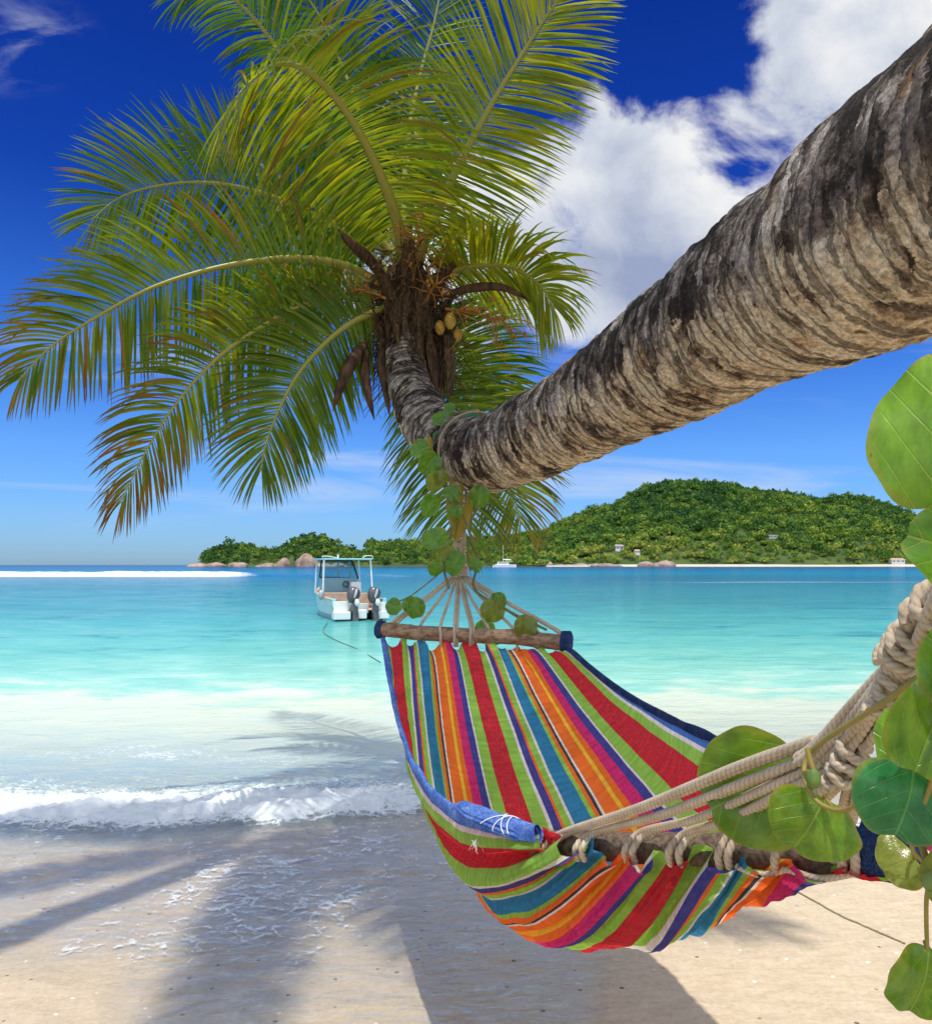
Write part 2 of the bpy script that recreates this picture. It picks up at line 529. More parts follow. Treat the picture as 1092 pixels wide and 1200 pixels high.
def mat_vine_leaf(name, a, b, vein):
    s = Sh(name)
    u, v, _ = s.sep(s.uv())             # u across (0 at the midrib), v base to tip
    au = s.m('ABSOLUTE', u)
    mid = s.rng(au, .035, .012)
    ph = s.m('FRACT', s.m('MULTIPLY', s.m('SUBTRACT', v, s.m('MULTIPLY', s.m('POWER', au, 1.25), .62)), 4.2))
    side = s.rng(s.m('ABSOLUTE', s.m('SUBTRACT', ph, .5)), .050, .018)
    side = s.m('MULTIPLY', side, s.rng(au, .95, .6))
    net = s.n('ShaderNodeTexVoronoi', {'Vector': s.uv(), 'Scale': 16.0}, feature='DISTANCE_TO_EDGE').outputs[0]
    netm = s.m('MULTIPLY', s.rng(net, .05, .0), .22)
    n = s.noise(s.vm('ADD', s.uv(), s.vm('SCALE', s.attr(), 1.0)), 2.4, 5, .6)
    c = s.mix(s.rng(n, .3, .7), a, b)
    vm_ = s.m('MAXIMUM', mid, s.m('MULTIPLY', side, .75))
    vv = s.m('SUBTRACT', s.m('MULTIPLY', v, 2.0), 1.0)
    rr_ = s.m('SQRT', s.m('ADD', s.m('MULTIPLY', u, u), s.m('MULTIPLY', vv, vv)))
    c = s.mix(s.m('MULTIPLY', s.rng(s.m('ADD', rr_, s.m('MULTIPLY', s.m('SUBTRACT', n, .5), .12)), .90, 1.0), .45), c, (.26, .22, .04))
    c = s.mix(1.0, c, s.ramp(s.noise(s.vm('ADD', s.uv(), s.attr()), 5.0, 6, .65), [(.3, .74), (.7, 1.22)]), 'MULTIPLY')
    c = s.mix(s.m('MULTIPLY', vm_, .42), c, vein)
    sp = s.n('ShaderNodeTexVoronoi', {'Vector': s.vm('ADD', s.uv(), s.attr()), 'Scale': 4.3})
    spot = s.m('MULTIPLY', s.rng(sp.outputs['Distance'], .09, .03), s.m('GREATER_THAN', s.sep(sp.outputs['Color'])[0], .72))
    c = s.mix(s.m('MULTIPLY', spot, .7), c, (.10, .06, .02))
    nm = s.bump(s.m('ADD', s.m('MULTIPLY', vm_, -.6), s.m('MULTIPLY', n, .6)), .003, .6)
    b_ = s.bsdf(c, .24, nm, .6)
    tr = s.n('ShaderNodeBsdfTranslucent', {'Color': s.mix(1.0, c, (2.9, 2.4, .8), 'MULTIPLY'), 'Normal': nm}).outputs[0]
    return s.done(s.mixs(.40, b_, tr))


def mat_sand():
    s = Sh('coral_sand')
    p = s.pos()
    x, y, z = s.sep(p)
    g = s.noise(p, 420, 3, .7)
    n1 = s.noise(p, 45, 5, .65)
    n2 = s.noise(p, 3.2, 5, .6)
    rip = s.noise(s.vm('MULTIPLY', p, (2.6, 9.0, 3)), 3.0, 5, .62, .4)
    c = s.ramp(s.m('ADD', s.m('MULTIPLY', g, .35), s.m('ADD', s.m('MULTIPLY', n1, .35), s.m('MULTIPLY', rip, .32))), [(.34, (.42, .33, .215)), (.52, (.60, .49, .34)), (.70, (.72, .61, .455))])
    # damp sand where the wash has run (a little darker, smoother)
    wet = s.m('MULTIPLY', s.rng(s.m('ADD', s.m('ADD', y, s.m('MULTIPLY', n2, 1.3)), s.m('MULTIPLY', x, -1.35)), 2.6, 3.9), 1.0)
    c = s.mix(s.m('MULTIPLY', wet, .75), c, s.mix(1.0, c, (.93, .92, .93), 'MULTIPLY'))
    # coral crumbs and bits of weed
    vo = s.n('ShaderNodeTexVoronoi', {'Vector': p, 'Scale': 26.0})
    r = s.sep(vo.outputs['Color'])
    crumb = s.m('MULTIPLY', s.m('GREATER_THAN', r[0], .90), s.rng(vo.outputs['Distance'], .30, .16))
    c = s.mix(crumb, c, s.mix(s.m('GREATER_THAN', r[1], .55), (.80, .74, .63), (.16, .12, .08)))
    h = s.m('ADD', s.m('MULTIPLY', g, .25), s.m('ADD', s.m('MULTIPLY', n1, .6), s.m('ADD', s.m('MULTIPLY', rip, .55), s.m('MULTIPLY', crumb, .5))))
    rough = s.rng(wet, 0, 1, .9, .55)
    return s.done(s.bsdf(c, rough, s.bump(h, .02, .55), s.rng(wet, 0, 1, .15, .3)))


def mat_sea():
    s = Sh('lagoon_water')
    p = s.pos()
    x, y, z = s.sep(p)
    a = s.sep(s.attr())                 # x: depth of water, y: foam amount, z: broken water
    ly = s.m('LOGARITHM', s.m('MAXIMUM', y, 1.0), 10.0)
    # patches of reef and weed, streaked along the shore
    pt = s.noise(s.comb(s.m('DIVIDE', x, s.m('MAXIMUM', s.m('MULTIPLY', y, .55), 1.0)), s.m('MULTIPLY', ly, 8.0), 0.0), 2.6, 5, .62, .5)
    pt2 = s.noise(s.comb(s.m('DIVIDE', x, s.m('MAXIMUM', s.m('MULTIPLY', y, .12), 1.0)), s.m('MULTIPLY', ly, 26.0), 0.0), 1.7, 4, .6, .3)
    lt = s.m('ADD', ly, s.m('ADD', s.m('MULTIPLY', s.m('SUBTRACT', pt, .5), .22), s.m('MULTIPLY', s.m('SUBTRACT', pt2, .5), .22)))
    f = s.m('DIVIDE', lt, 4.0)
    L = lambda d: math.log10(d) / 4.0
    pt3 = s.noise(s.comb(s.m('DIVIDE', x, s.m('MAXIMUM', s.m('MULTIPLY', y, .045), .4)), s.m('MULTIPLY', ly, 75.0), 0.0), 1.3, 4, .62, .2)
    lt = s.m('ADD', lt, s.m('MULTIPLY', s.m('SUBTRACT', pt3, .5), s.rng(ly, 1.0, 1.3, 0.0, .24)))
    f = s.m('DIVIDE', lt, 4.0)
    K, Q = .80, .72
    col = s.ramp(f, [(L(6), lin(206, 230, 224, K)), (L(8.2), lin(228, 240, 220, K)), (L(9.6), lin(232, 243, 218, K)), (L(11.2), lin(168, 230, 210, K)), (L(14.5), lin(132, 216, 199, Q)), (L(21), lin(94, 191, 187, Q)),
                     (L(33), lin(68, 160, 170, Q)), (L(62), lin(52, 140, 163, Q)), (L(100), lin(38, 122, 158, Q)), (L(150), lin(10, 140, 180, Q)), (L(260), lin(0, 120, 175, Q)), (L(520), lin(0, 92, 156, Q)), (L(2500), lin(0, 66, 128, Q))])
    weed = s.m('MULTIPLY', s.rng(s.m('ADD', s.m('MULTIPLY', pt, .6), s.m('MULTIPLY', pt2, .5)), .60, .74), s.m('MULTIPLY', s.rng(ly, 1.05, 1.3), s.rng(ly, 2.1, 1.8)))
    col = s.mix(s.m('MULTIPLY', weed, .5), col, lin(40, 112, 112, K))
    # opacity grows with the depth of water
    op = s.m('SUBTRACT', 1.0, s.m('EXPONENT', s.m('MULTIPLY', a[0], -7.0)))
    op = s.m('MAXIMUM', op, .0)
    # ripples
    w1 = s.noise(s.vm('MULTIPLY', p, (1.0, 2.3, 1.0)), 1.1, 5, .6, .4)
    w2 = s.m('MULTIPLY', s.noise(s.vm('MULTIPLY', p, (1.0, 1.9, 1.0)), 6.5, 5, .62, .5), s.rng(y, 7.0, 5.0, 1.0, 1.9))
    w3 = s.noise(s.vm('MULTIPLY', p, (.32, 1.0, 1.0)), .30, 4, .6, .3)
    near = s.rng(y, 30, 6)
    hgt = s.m('ADD', s.m('MULTIPLY', w1, .35), s.m('ADD', s.m('MULTIPLY', w2, .075), s.m('MULTIPLY', w3, s.rng(y, 12, 60, 0.0, 1.2))))
    hgt = s.m('MULTIPLY', hgt, s.m('ADD', s.rng(y, 10, 18, 1.0, .55), s.rng(y, 30, 60, 0.0, .5)))
    nm = s.bump(hgt, .18, .8)
    diff = s.n('ShaderNodeBsdfDiffuse', {'Color': col, 'Normal': nm}).outputs[0]
    tr = s.n('ShaderNodeBsdfTransparent', {'Color': s.mix(s.rng(a[0], 0, .12), (.97, .97, .97), (.92, .98, .96))}).outputs[0]
    body = s.mixs(op, tr, diff)
    gl = s.n('ShaderNodeBsdfGlossy', {'Color': (1, 1, 1), 'Roughness': .07, 'Normal': nm}).outputs[0]
    fr = s.n('ShaderNodeFresnel', {'IOR': 1.33, 'Normal': nm}).outputs[0]
    shal = s.m('MAXIMUM', s.rng(a[0], .0015, .012), s.rng(y, 5.0, 6.0))
    body = s.mixs(s.m('MULTIPLY', shal, s.m('MINIMUM', s.m('MULTIPLY', fr, s.rng(y, 8, 5.2, .55, 1.8)), .44)), body, gl)
    # foam: lacy cells broken by noise
    wp = s.vm('ADD', s.vm('MULTIPLY', p, (1.0, 1.5, 1.0)), s.vm('SCALE', s.noise(p, 4.0, 4, .6, out=1), .35))
    v1 = s.n('ShaderNodeTexVoronoi', {'Vector': wp, 'Scale': 5.2}, feature='DISTANCE_TO_EDGE').outputs[0]
    v2 = s.n('ShaderNodeTexVoronoi', {'Vector': wp, 'Scale': 15.0}, feature='DISTANCE_TO_EDGE').outputs[0]
    fn = s.noise(p, 2.6, 6, .65, .4)
    fn2 = s.noise(s.vm('MULTIPLY', p, (1.0, 1.6, 1.0)), 14, 6, .7, .3)
    lace = s.m('ADD', s.rng(v1, .09, .0, 0.0, .5), s.rng(v2, .16, .0, 0.0, .32))
    fo = s.m('ADD', s.m('MULTIPLY', a[1], 1.5), s.m('ADD', s.m('MULTIPLY', lace, s.m('MINIMUM', s.m('MULTIPLY', a[1], 2.4), 1.0)), s.m('ADD', s.m('MULTIPLY', s.m('SUBTRACT', fn, .55), 1.5), s.m('MULTIPLY', s.m('SUBTRACT', fn2, .5), 2.0))))
    fm = s.m('MULTIPLY', s.rng(fo, .42, 1.05), s.rng(a[1], 0.0, .12))
    foam = s.bsdf((.70, .745, .78), .75, s.bump(s.m('ADD', fn2, s.m('MULTIPLY', fn, .8)), .03, .5), .2)
    return s.done(s.mixs(s.m('MULTIPLY', fm, .92), body, foam))


def mat_forest():
    s = Sh('forest_foliage')
    x, y, z = s.sep(s.attr())           # x species tone, y brightness of the leaf clump
    g = s.ramp(s.m('ADD', x, s.m('MULTIPLY', y, .25)), [(0, (.034, .105, .026)), (.4, (.110, .215, .034)), (.75, (.22, .32, .040)), (1, (.34, .37, .07))])
    b = s.bsdf(g, .7, None, .15)
    tr = s.n('ShaderNodeBsdfTranslucent', {'Color': g}).outputs[0]
    return s.done(s.mixs(.3, b, tr))


M = dict(
    frond=mat_frond(), midrib=mat_midrib(), bark=mat_bark(), rope=mat_rope(), cloth=mat_cloth(), denim=mat_denim(), sand=mat_sand(), sea=mat_sea(), forest=mat_forest(),
    fibre=mat_simple('palm_fibre', (.025, .016, .010), (.13, .085, .045), 60, .9, .01, .1, stretch=(1, 1, .3)),
    spathe=mat_simple('dry_spathe', (.030, .017, .011), (.12, .065, .032), 40, .7, .004, .2, stretch=(1, 1, .2)),
    stalk=mat_simple('flower_stalk', (.26, .095, .014), (.38, .18, .03), 30, .6),
    coconut=mat_simple('coconut_husk', (.40, .20, .02), (.30, .22, .03), 25, .45, .002, .4),
    drift=mat_simple('driftwood', (.16, .095, .055), (.40, .27, .17), 60, .8, .004, .2, stretch=(.5, .5, 1)),
    stem=mat_simple('vine_stem', (.20, .21, .045), (.32, .22, .06), 50, .5),
    stem_dark=mat_simple('vine_stem_dark', (.10, .14, .03), (.22, .17, .05), 50, .5),
    bud=mat_simple('vine_bud', (.10, .18, .04), (.16, .24, .06), 60, .5, .001),
    leaf_lit=mat_vine_leaf('vine_leaf_bright', (.10, .24, .015), (.15, .31, .022), (.34, .46, .10)),
    leaf=mat_vine_leaf('vine_leaf_green', (.055, .16, .014), (.095, .22, .020), (.26, .36, .08)),
    leaf_mid=mat_vine_leaf('vine_leaf_mid', (.075, .185, .014), (.13, .24, .018), (.28, .40, .09)),
    leaf_blue=mat_vine_leaf('vine_leaf_bluish', (.018, .14, .055), (.035, .19, .075), (.14, .32, .12)),
    leaf_old=mat_vine_leaf('vine_leaf_olive', (.12, .17, .018), (.16, .20, .03), (.30, .32, .09)),
    dryleaf=mat_simple('dry_yellow_strip', (.33, .22, .03), (.40, .30, .05), 14, .6, 0, .2, .3),
    rock=mat_simple('granite', (.20, .14, .105), (.43, .33, .27), .12, .85, 1.2, .2),
    hill=mat_simple('hill_ground', (.035, .07, .015), (.07, .11, .025), .02, .9),
    farbeach=mat_simple('far_beach_sand', (.50, .43, .33), (.60, .53, .43), .05, .9),
    white=mat_simple('white_gelcoat', (.74, .76, .74), (.80, .81, .79), 2, .35, 0, .5),
    hull_shade=mat_simple('shaded_hull_white', (.55, .66, .62), (.68, .75, .70), 3, .4, 0, .4),  # white hull sides with their greenish shade put into the colour
    cyan=mat_simple('pale_blue_paint', (.28, .58, .66), (.36, .65, .72), 4, .4, 0, .4),
    tan=mat_simple('faded_tan_deck', (.40, .30, .22), (.50, .40, .31), 6, .7),
    greyblue=mat_simple('grey_blue_panel', (.22, .36, .42), (.27, .42, .48), 5, .6),
    engine=mat_simple('dark_grey_cowling', (.05, .053, .06), (.10, .105, .115), 6, .25, 0, .6),
    silver=mat_simple('silver_decal', (.30, .32, .35), (.42, .44, .47), 9, .3, 0, .5),
    black=mat_simple('black_frame', (.02, .02, .025), (.035, .035, .04), 9, .4),
    steel=mat_simple('pale_tube', (.70, .72, .72), (.78, .80, .80), 9, .3, 0, .5),
    line=mat_simple('dark_line', (.06, .07, .05), (.12, .12, .09), 30, .8),
    cord=mat_simple('sand_cord', (.20, .17, .11), (.32, .27, .18), 80, .8),
    wall=mat_simple('white_wall', (.70, .69, .66), (.78, .77, .74), .3, .8),
    roof=mat_simple('grey_roof', (.25, .25, .26), (.34, .33, .33), .3, .7),
    roof_tan=mat_simple('tan_roof', (.38, .28, .20), (.46, .35, .26), .3, .7),
    win=mat_simple('window_dark', (.03, .04, .05), (.05, .06, .07), .3, .2),
    thread=mat_simple('white_thread', (.75, .75, .76), (.8, .8, .8), 50, .9),
)


def mat_glass():
    s = Sh('tinted_windscreen')
    g = s.n('ShaderNodeBsdfGlossy', {'Color': (1, 1, 1), 'Roughness': .05}).outputs[0]
    t = s.n('ShaderNodeBsdfTransparent', {'Color': (.55, .68, .74)}).outputs[0]
    return s.done(s.mixs(.15, t, g))


M['glass'] = mat_glass()
M['drift_dark'] = mat_simple('shaded_driftwood', (.07, .048, .034), (.21, .15, .105), 75, .85, .004, .2)  # darker driftwood copy: the near bar's shade is put into the colour
M['navy'] = mat_denim('navy_denim', .28)


# ------------------------------------------------------------------ ground and sea
def shore_y(x):
    return 4.85 + .22 * np.clip(x, -8, 8) + .18 * np.sin(x * .9 + .5)


def sand_z(x, y):
    q = shore_y(x) - y
    z = np.where(q > 0, .06 * q, -(.060 * np.minimum(-q, 22) + 1.6 * (1 - np.exp(-np.maximum(-q - 22, 0) / 60))))
    z = np.where(q > 6, .36 + (q - 6) * .03, z)
    return np.minimum(z, 1.4)


def fan(yy, uu, off):
    Y, U = np.meshgrid(yy, uu, indexing='ij')
    return U * (np.abs(Y) + off), Y


def build_ground():
    yy = np.r_[np.linspace(-30, 1.5, 24), np.arange(1.6, 7.0, .02), 7 * np.geomspace(1, 3500, 110)]
    uu = np.r_[np.linspace(-1.6, -.7, 12), np.linspace(-.68, .68, 340), np.linspace(.7, 1.6, 12)]
    X, Y = fan(yy, uu, 1.5)
    Z = sand_z(X, Y)
    p = np.stack([X, Y, 0 * X], -1)
    near = smooth(Y, 14, 7)
    Z = Z + near * (.016 * fbm(p * 2.1, 4, 3) + .006 * fbm(p * 11, 3, 8) * smooth(Y, 8, 4))
    V = np.stack([X, Y, Z], -1)
    o = MB().grid(V.reshape(-1, 3), len(yy), len(uu)).build('sand_beach', M['sand'])
    tag(o, 'pale coral sand running down into the lagoon', kind='structure')


def build_sea():
    yy = np.r_[np.arange(1.7, 4.4, .03), np.arange(4.4, 7.2, .013), np.arange(7.2, 12, .05), 12 * np.geomspace(1, 2000, 190)]
    uu = np.r_[np.linspace(-1.5, -.72, 14), np.linspace(-.70, .70, 520), np.linspace(.72, 1.5, 14)]
    X, Y = fan(yy, uu, 1.2)
    S = sand_z(X, Y)
    p = np.stack([X, Y, 0 * X], -1)
    # thin film of wash left on the sand, ending in an irregular edge
    yw = 2.0 + 2.6 * smooth(X, .15, 1.1) + .9 * smooth(X, -.9, -1.5) + .35 * fbm(p * 1.3, 4, 21)
    film = .012 * smooth(Y - yw, -.25, .60) - .030 * smooth(yw - Y, -.05, .30)
    pn = np.stack([X, Y, 0 * X], -1)
    near = smooth(Y, 14, 7)
    sandfull = S + near * (.016 * fbm(pn * 2.1, 4, 3) + .006 * fbm(pn * 11, 3, 8) * smooth(Y, 8, 4))
    Z = np.maximum(0.0, sandfull + film)
    Z = np.where(sandfull + film > 0, sandfull + film, Z)
    Z = Z + .0075 * fbm(p * np.array([7, 13, 1]), 4, 29) * smooth(Y - yw, .1, .5) * smooth(Y, 5.6, 4.8)
    # little swells
    sw = smooth(Y, 4.9, 6.5) * smooth(Y, 200, 60)
    Z = Z + sw * (.028 * fbm(p * np.array([.35, .8, 1]), 4, 31) + .012 * fbm(p * np.array([1.2, 2.6, 1]), 3, 41))
    # the small breaker on the shore
    side = 1 - smooth(X, 1.0, 2.4) * .85
    yc = 5.42 + .10 * np.sin(X * 1.1 + .8) + .16 * fbm(np.stack([X * .8, 0 * X, 0 * X], -1), 3, 51)
    q = Y - yc
    hump = np.where(q < 0, np.exp(-(q / .16) ** 2), np.exp(-(q / .50) ** 2))
    hx = (.062 + .04 * fbm(np.stack([X * 1.3, 0 * X + 5, 0 * X], -1), 3, 55)) * side
    Z = Z + hx * hump
    front = np.exp(-((q + .05) / .20) ** 2) * side
    back = np.where(q > 0, np.exp(-(q / .80) ** 2), 0) * side
    lead = np.where(q < 0, np.exp(-(q / .55) ** 2), 0) * side
    churn = fbm(p * np.array([7, 9, 1]), 5, 61, .62)
    churn2 = np.abs(fbm(p * np.array([13, 15, 1]), 5, 66, .68))
    Z = Z + front * (.040 * churn + .045 * churn2) + back * (.035 * churn + .03 * churn2)
    brk = .55 + .55 * smooth(fbm(np.stack([X * .7, 0 * X, 0 * X], -1), 3, 71), -.4, .4)
    foam = np.clip(front * .74 * brk + back * .36 + lead * .20, 0, 1)
    wash = smooth(Y - yw, .0, .3) * smooth(yc - Y, -.1, .3)
    foam = np.maximum(foam, (.235 * smooth(Y, 2.6, 3.5) * wash * (.6 + .8 * smooth(fbm(p * .9, 3, 81), -.3, .5))))
    foam = np.maximum(foam, .30 * np.exp(-((Y - 6.9 - .25 * np.sin(X)) / .5) ** 2) * side * (.4 + .6 * smooth(fbm(p * .7, 3, 83), -.2, .5)))
    # whitecaps along the far reef edge on the right
    foam = np.maximum(foam, .30 * np.exp(-((Y - 74 - .02 * X - 5 * fbm(p * np.array([.03, 0, 1]), 3, 88)) / 5) ** 2) * smooth(X, 2, 26) * smooth(fbm(p * np.array([.05, .3, 1]), 3, 87), -.25, .3))
    V = np.stack([X, Y, Z], -1)
    depth = np.where(Y > 9, -S, Z - sandfull)
    C = np.stack([np.clip(depth, 0, 5), foam, front], -1)
    o = MB().grid(V.reshape(-1, 3), len(yy), len(uu), col=C.reshape(-1, 3)).build('sea', M['sea'])
    tag(o, 'turquoise lagoon with a small breaker and a thin wash on the sand', kind='structure')
    # the surf line on the reef, far out on the left
    nx, ny = 420, 26
    xs = np.linspace(-150, -6, nx); qs = np.linspace(-9, 12, ny)
    QX, QY = np.meshgrid(xs, qs, indexing='ij')
    pp = np.stack([QX, QY, 0 * QX], -1)
    yc = 112 + .05 * (QX + 80) + 1.5 * np.sin(QX * .06)
    fade = smooth(QX, -150, -130) * (1 - .45 * smooth(QX, -36, -28)) * smooth(QX, -6, -14)
    br = 1 - smooth(QX, -38, -27)
    h = (.72 + .16 * fbm(np.stack([QX * .12, 0 * QX, 0 * QX], -1), 3, 91)) * fade
    prof = np.where(QY < 0, np.exp(-(QY / 2.2) ** 2), np.exp(-(QY / 6.5) ** 2))
    Zw = h * prof + .10 * fbm(pp * 1.2, 3, 95) * prof * br - .03
    fo = np.where(QY < 1.5, np.exp(-((QY + 1.6) / 2.9) ** 2), .3 * np.exp(-(QY / 6) ** 2)) * br * 1.0
    V = np.stack([QX, yc + QY, Zw], -1)
    C = np.stack([0 * QX + 3, np.clip(fo, 0, 1), br], -1)
    o = MB().grid(V.reshape(-1, 3), nx, ny, col=C.reshape(-1, 3)).build('reef_wave', M['sea'])
    tag(o, 'long white line of surf breaking on the reef', kind='structure')


build_ground()
build_sea()


# ------------------------------------------------------------------ hills and forest
MAIN = [(440, 636), (500, 637), (560, 633), (610, 628), (640, 622), (660, 611), (690, 599), (720, 592), (735, 583), (750, 575), (770, 568), (800, 564), (840, 566), (865, 573), (900, 578), (930, 581), (955, 587),
        (985, 582), (1010, 583), (1040, 592), (1070, 606), (1100, 622), (1150, 636), (1250, 648), (1400, 655)]
HEAD = [(228, 656), (238, 649), (252, 641), (275, 636), (300, 641), (320, 645), (335, 640), (346, 631), (360, 627), (378, 628), (392, 636), (410, 643), (430, 645), (450, 640), (480, 638), (520, 641), (560, 648), (620, 656)]


def hill_z(prof, db, dr, px, d, seed, treeh):
    pr = np.asarray(prof, float)
    top = np.interp(px, pr[:, 0], pr[:, 1])
    hr = np.maximum((HZ - top) / FPX * dr + CAMH - treeh * .75, .5)
    t = (d - db) / (dr - db)
    up = np.clip(t, 0, 1)
    f = np.where(t < 1, .10 * np.minimum(up * 6, 1) + .90 * (1 - (1 - up) ** 1.35), 1 - .9 * np.clip(t - 1, 0, 1.0))
    x = (px - 546) / FPX * d
    g = fbm(np.stack([x / 90, d / 90, 0 * x], -1), 4, seed)
    return hr * np.clip(f, 0, 1) + hr * .16 * g * np.clip(np.minimum(up, 1.0) * (1 - up) * 4, 0, 1) - np.where(t < 0, 1.5, 0)


def build_hill(name, label, prof, db, dr, px0, px1, seed, treeh):
    pxs = np.linspace(px0, px1, 150); ds = np.r_[db - 6, np.linspace(db, dr * 1.12, 70)]
    D, PX = np.meshgrid(ds, pxs, indexing='ij')
    Z = hill_z(prof, db, dr, PX, D, seed, treeh)
    V = np.stack([(PX - 546) / FPX * D, D, Z], -1)
    o = MB().grid(V.reshape(-1, 3), len(ds), len(pxs)).build(name, M['hill'])
    tag(o, label, kind='structure')


def forest(name, label, prof, db, dr, px0, px1, seed, n, treeh, ncl, sizes, tones):
    r = np.random.default_rng(seed)
    px = r.uniform(px0, px1, n); t = r.uniform(0, 1, n) ** .8
    d = db + 4 + t * (dr * 1.03 - db - 4)
    gz = hill_z(prof, db, dr, px, d, seed_of[name], treeh)
    if name == 'hillside_forest':      # clearings round the houses
        ok = np.ones(n, bool)
        for hp, hy, hw in ((725, 644, 5), (746, 648.5, 3.5), (904, 629.5, 5)):
            vis = HZ - (gz + 6 - CAMH) / d * FPX
            ok &= ~((np.abs(px - hp) < hw) & (np.abs(vis - hy + 2) < 7))
        px, t, d, gz = px[ok], t[ok], d[ok], gz[ok]; n = len(px)
    x = (px - 546) / FPX * d
    size = sizes[0] + (sizes[1] - sizes[0]) * r.random(n) ** 1.7
    size = size * (1 + .45 * (r.random(n) > .93))
    tone = .36 + .46 * fbm(np.stack([x / 70, d / 70, 0 * x], -1), 3, seed + 5) + r.uniform(-.40, .40, n)
    # low coconut palms and scrub near the shore are yellower
    tone = tone + tones * smooth(t, .25, .0)
    tall = r.uniform(.75, 1.15, n) + .5 * (r.random(n) > .88)
    # each crown: clumps of leaf-sized faces spread over an uneven ellipsoid
    dirs = norm(r.normal(size=(n, ncl, 3)))
    dirs[..., 2] = np.abs(dirs[..., 2]) * 1.0 - .25
    rad = r.uniform(.55, 1.05, (n, ncl, 1))
    lump = 1 + .30 * np.sin(dirs[..., :1] * 5 + r.uniform(0, 6, (n, 1, 1))) * np.sin(dirs[..., 1:2] * 4 + r.uniform(0, 6, (n, 1, 1)))
    c = dirs * rad * lump * size[:, None, None] * np.stack([np.ones(n), np.ones(n), tall * .85], -1)[:, None] * .5
    c = c + np.stack([x, d, gz + size * tall * .42], -1)[:, None]
    q = (size[:, None] * r.uniform(.075, .165, (n, ncl)))[..., None]
    a = norm(r.normal(size=(n, ncl, 3))); nn = norm(dirs + .6 * r.normal(size=(n, ncl, 3)))
    a = norm(np.cross(nn, a)); b = np.cross(nn, a)
    V = np.stack([c - a * q, c - b * q * .7, c + a * q, c + b * q * .7], 2).reshape(-1, 3)
    F = np.arange(len(V)).reshape(-1, 4)
    colr = np.stack([np.broadcast_to(tone[:, None], (n, ncl)), dirs[..., 2] * 0 + r.uniform(-.6, .6, (n, ncl)), 0 * rad[..., 0]], -1)
    colr = np.repeat(colr.reshape(-1, 3), 4, 0)
    o = MB().add(V, F, None, colr).build(name, M['forest'], smooth_=False)
    tag(o, label, kind='stuff')


seed_of = {'hillside_forest': 301, 'headland_forest': 302}
build_hill('main_hill', 'high green hill across the bay', MAIN, 800, 1250, 430, 1420, 301, 9)
build_hill('headland', 'low headland across the bay', HEAD, 640, 720, 222, 640, 302, 6)
forest('hillside_forest', 'dense green forest covering the high hill across the bay', MAIN, 800, 1250, 430, 1250, 1001, 17000, 9, 60, (4.2, 13), .30)
forest('headland_forest', 'bushy trees covering the low headland', HEAD, 640, 720, 236, 640, 1002, 1500, 6, 60, (4.5, 8.5), .1)

# far beach strip
V = []
for px in np.linspace(395, 1420, 160):
    for k, (dd, zz) in enumerate([(-14, -.3), (-4, 1.0), (8, 2.3)]):
        d = 797 + dd + 3 * math.sin(px * .021) - (0 if px > 690 else 40)
        w = 1.0 if (px > 690 or px < 520) else .45
        V.append(((px - 546) / FPX * d, d, zz * w))
tag(MB().grid(V, 160, 3).build('far_beach', M['farbeach']), 'pale strip of beach under the hill', kind='structure')


def boulder(px, py_base, d, w, h, seed, label, group='rocks along the far shore'):
    r = np.random.default_rng(seed)
    b = MB()
    base = P(px, 0, d); base[2] = 0.0
    k = r.integers(4, 8)
    for i in range(k):
        nu, nv = 14, 20
        th = np.linspace(.02, math.pi - .02, nu)[:, None]; ph = np.linspace(0, 2 * math.pi, nv, endpoint=False)[None]
        v = np.stack([np.sin(th) * np.cos(ph), np.sin(th) * np.sin(ph), np.cos(th) * np.ones_like(ph)], -1)
        s = 1 + .35 * fbm(v * 1.6 + seed + i * 7, 4, seed)
        ww = w * r.uniform(.30, .62); hh = h * r.uniform(.40, .85)
        cx = r.uniform(-.5, .5) * w
        v = v * s[..., None] * np.array([ww * .6, ww * .5, hh]) + np.array([cx, r.uniform(-.2, .2) * w, 0])
        b.grid((v + base).reshape(-1, 3), nu, nv, True)
    o = b.build('shore_rock', M['rock'], None, True, base)
    tag(o, label, 'rock', group)


boulder(243, 661, 640, 22, 4.5, 5, 'low pale rock ledge at the outer tip of the headland')
boulder(277, 661, 642, 16, 5.0, 6, 'pale rocks at the foot of the headland beside its outer tip')
boulder(318, 661, 641, 24, 4.2, 8, 'long low rocks under the dip in the headland trees')
boulder(349, 661, 646, 24, 12, 9, 'tall pinkish granite cliff face below the headland summit')
boulder(384, 661, 640, 20, 4.0, 10, 'low rocks on the shore just behind the motorboat roof')
boulder(634, 661, 782, 24, 12, 11, 'big bare boulder at the near foot of the high hill by the sailing catamaran')
boulder(668, 661, 788, 26, 4.0, 12, 'dark shore rocks at the start of the high hill')
boulder(712, 661, 786, 20, 4.0, 13, 'small shore rocks below the white hillside house')
boulder(772, 661, 786, 30, 7.5, 14, 'cluster of rounded rocks on the far beach below the summit')


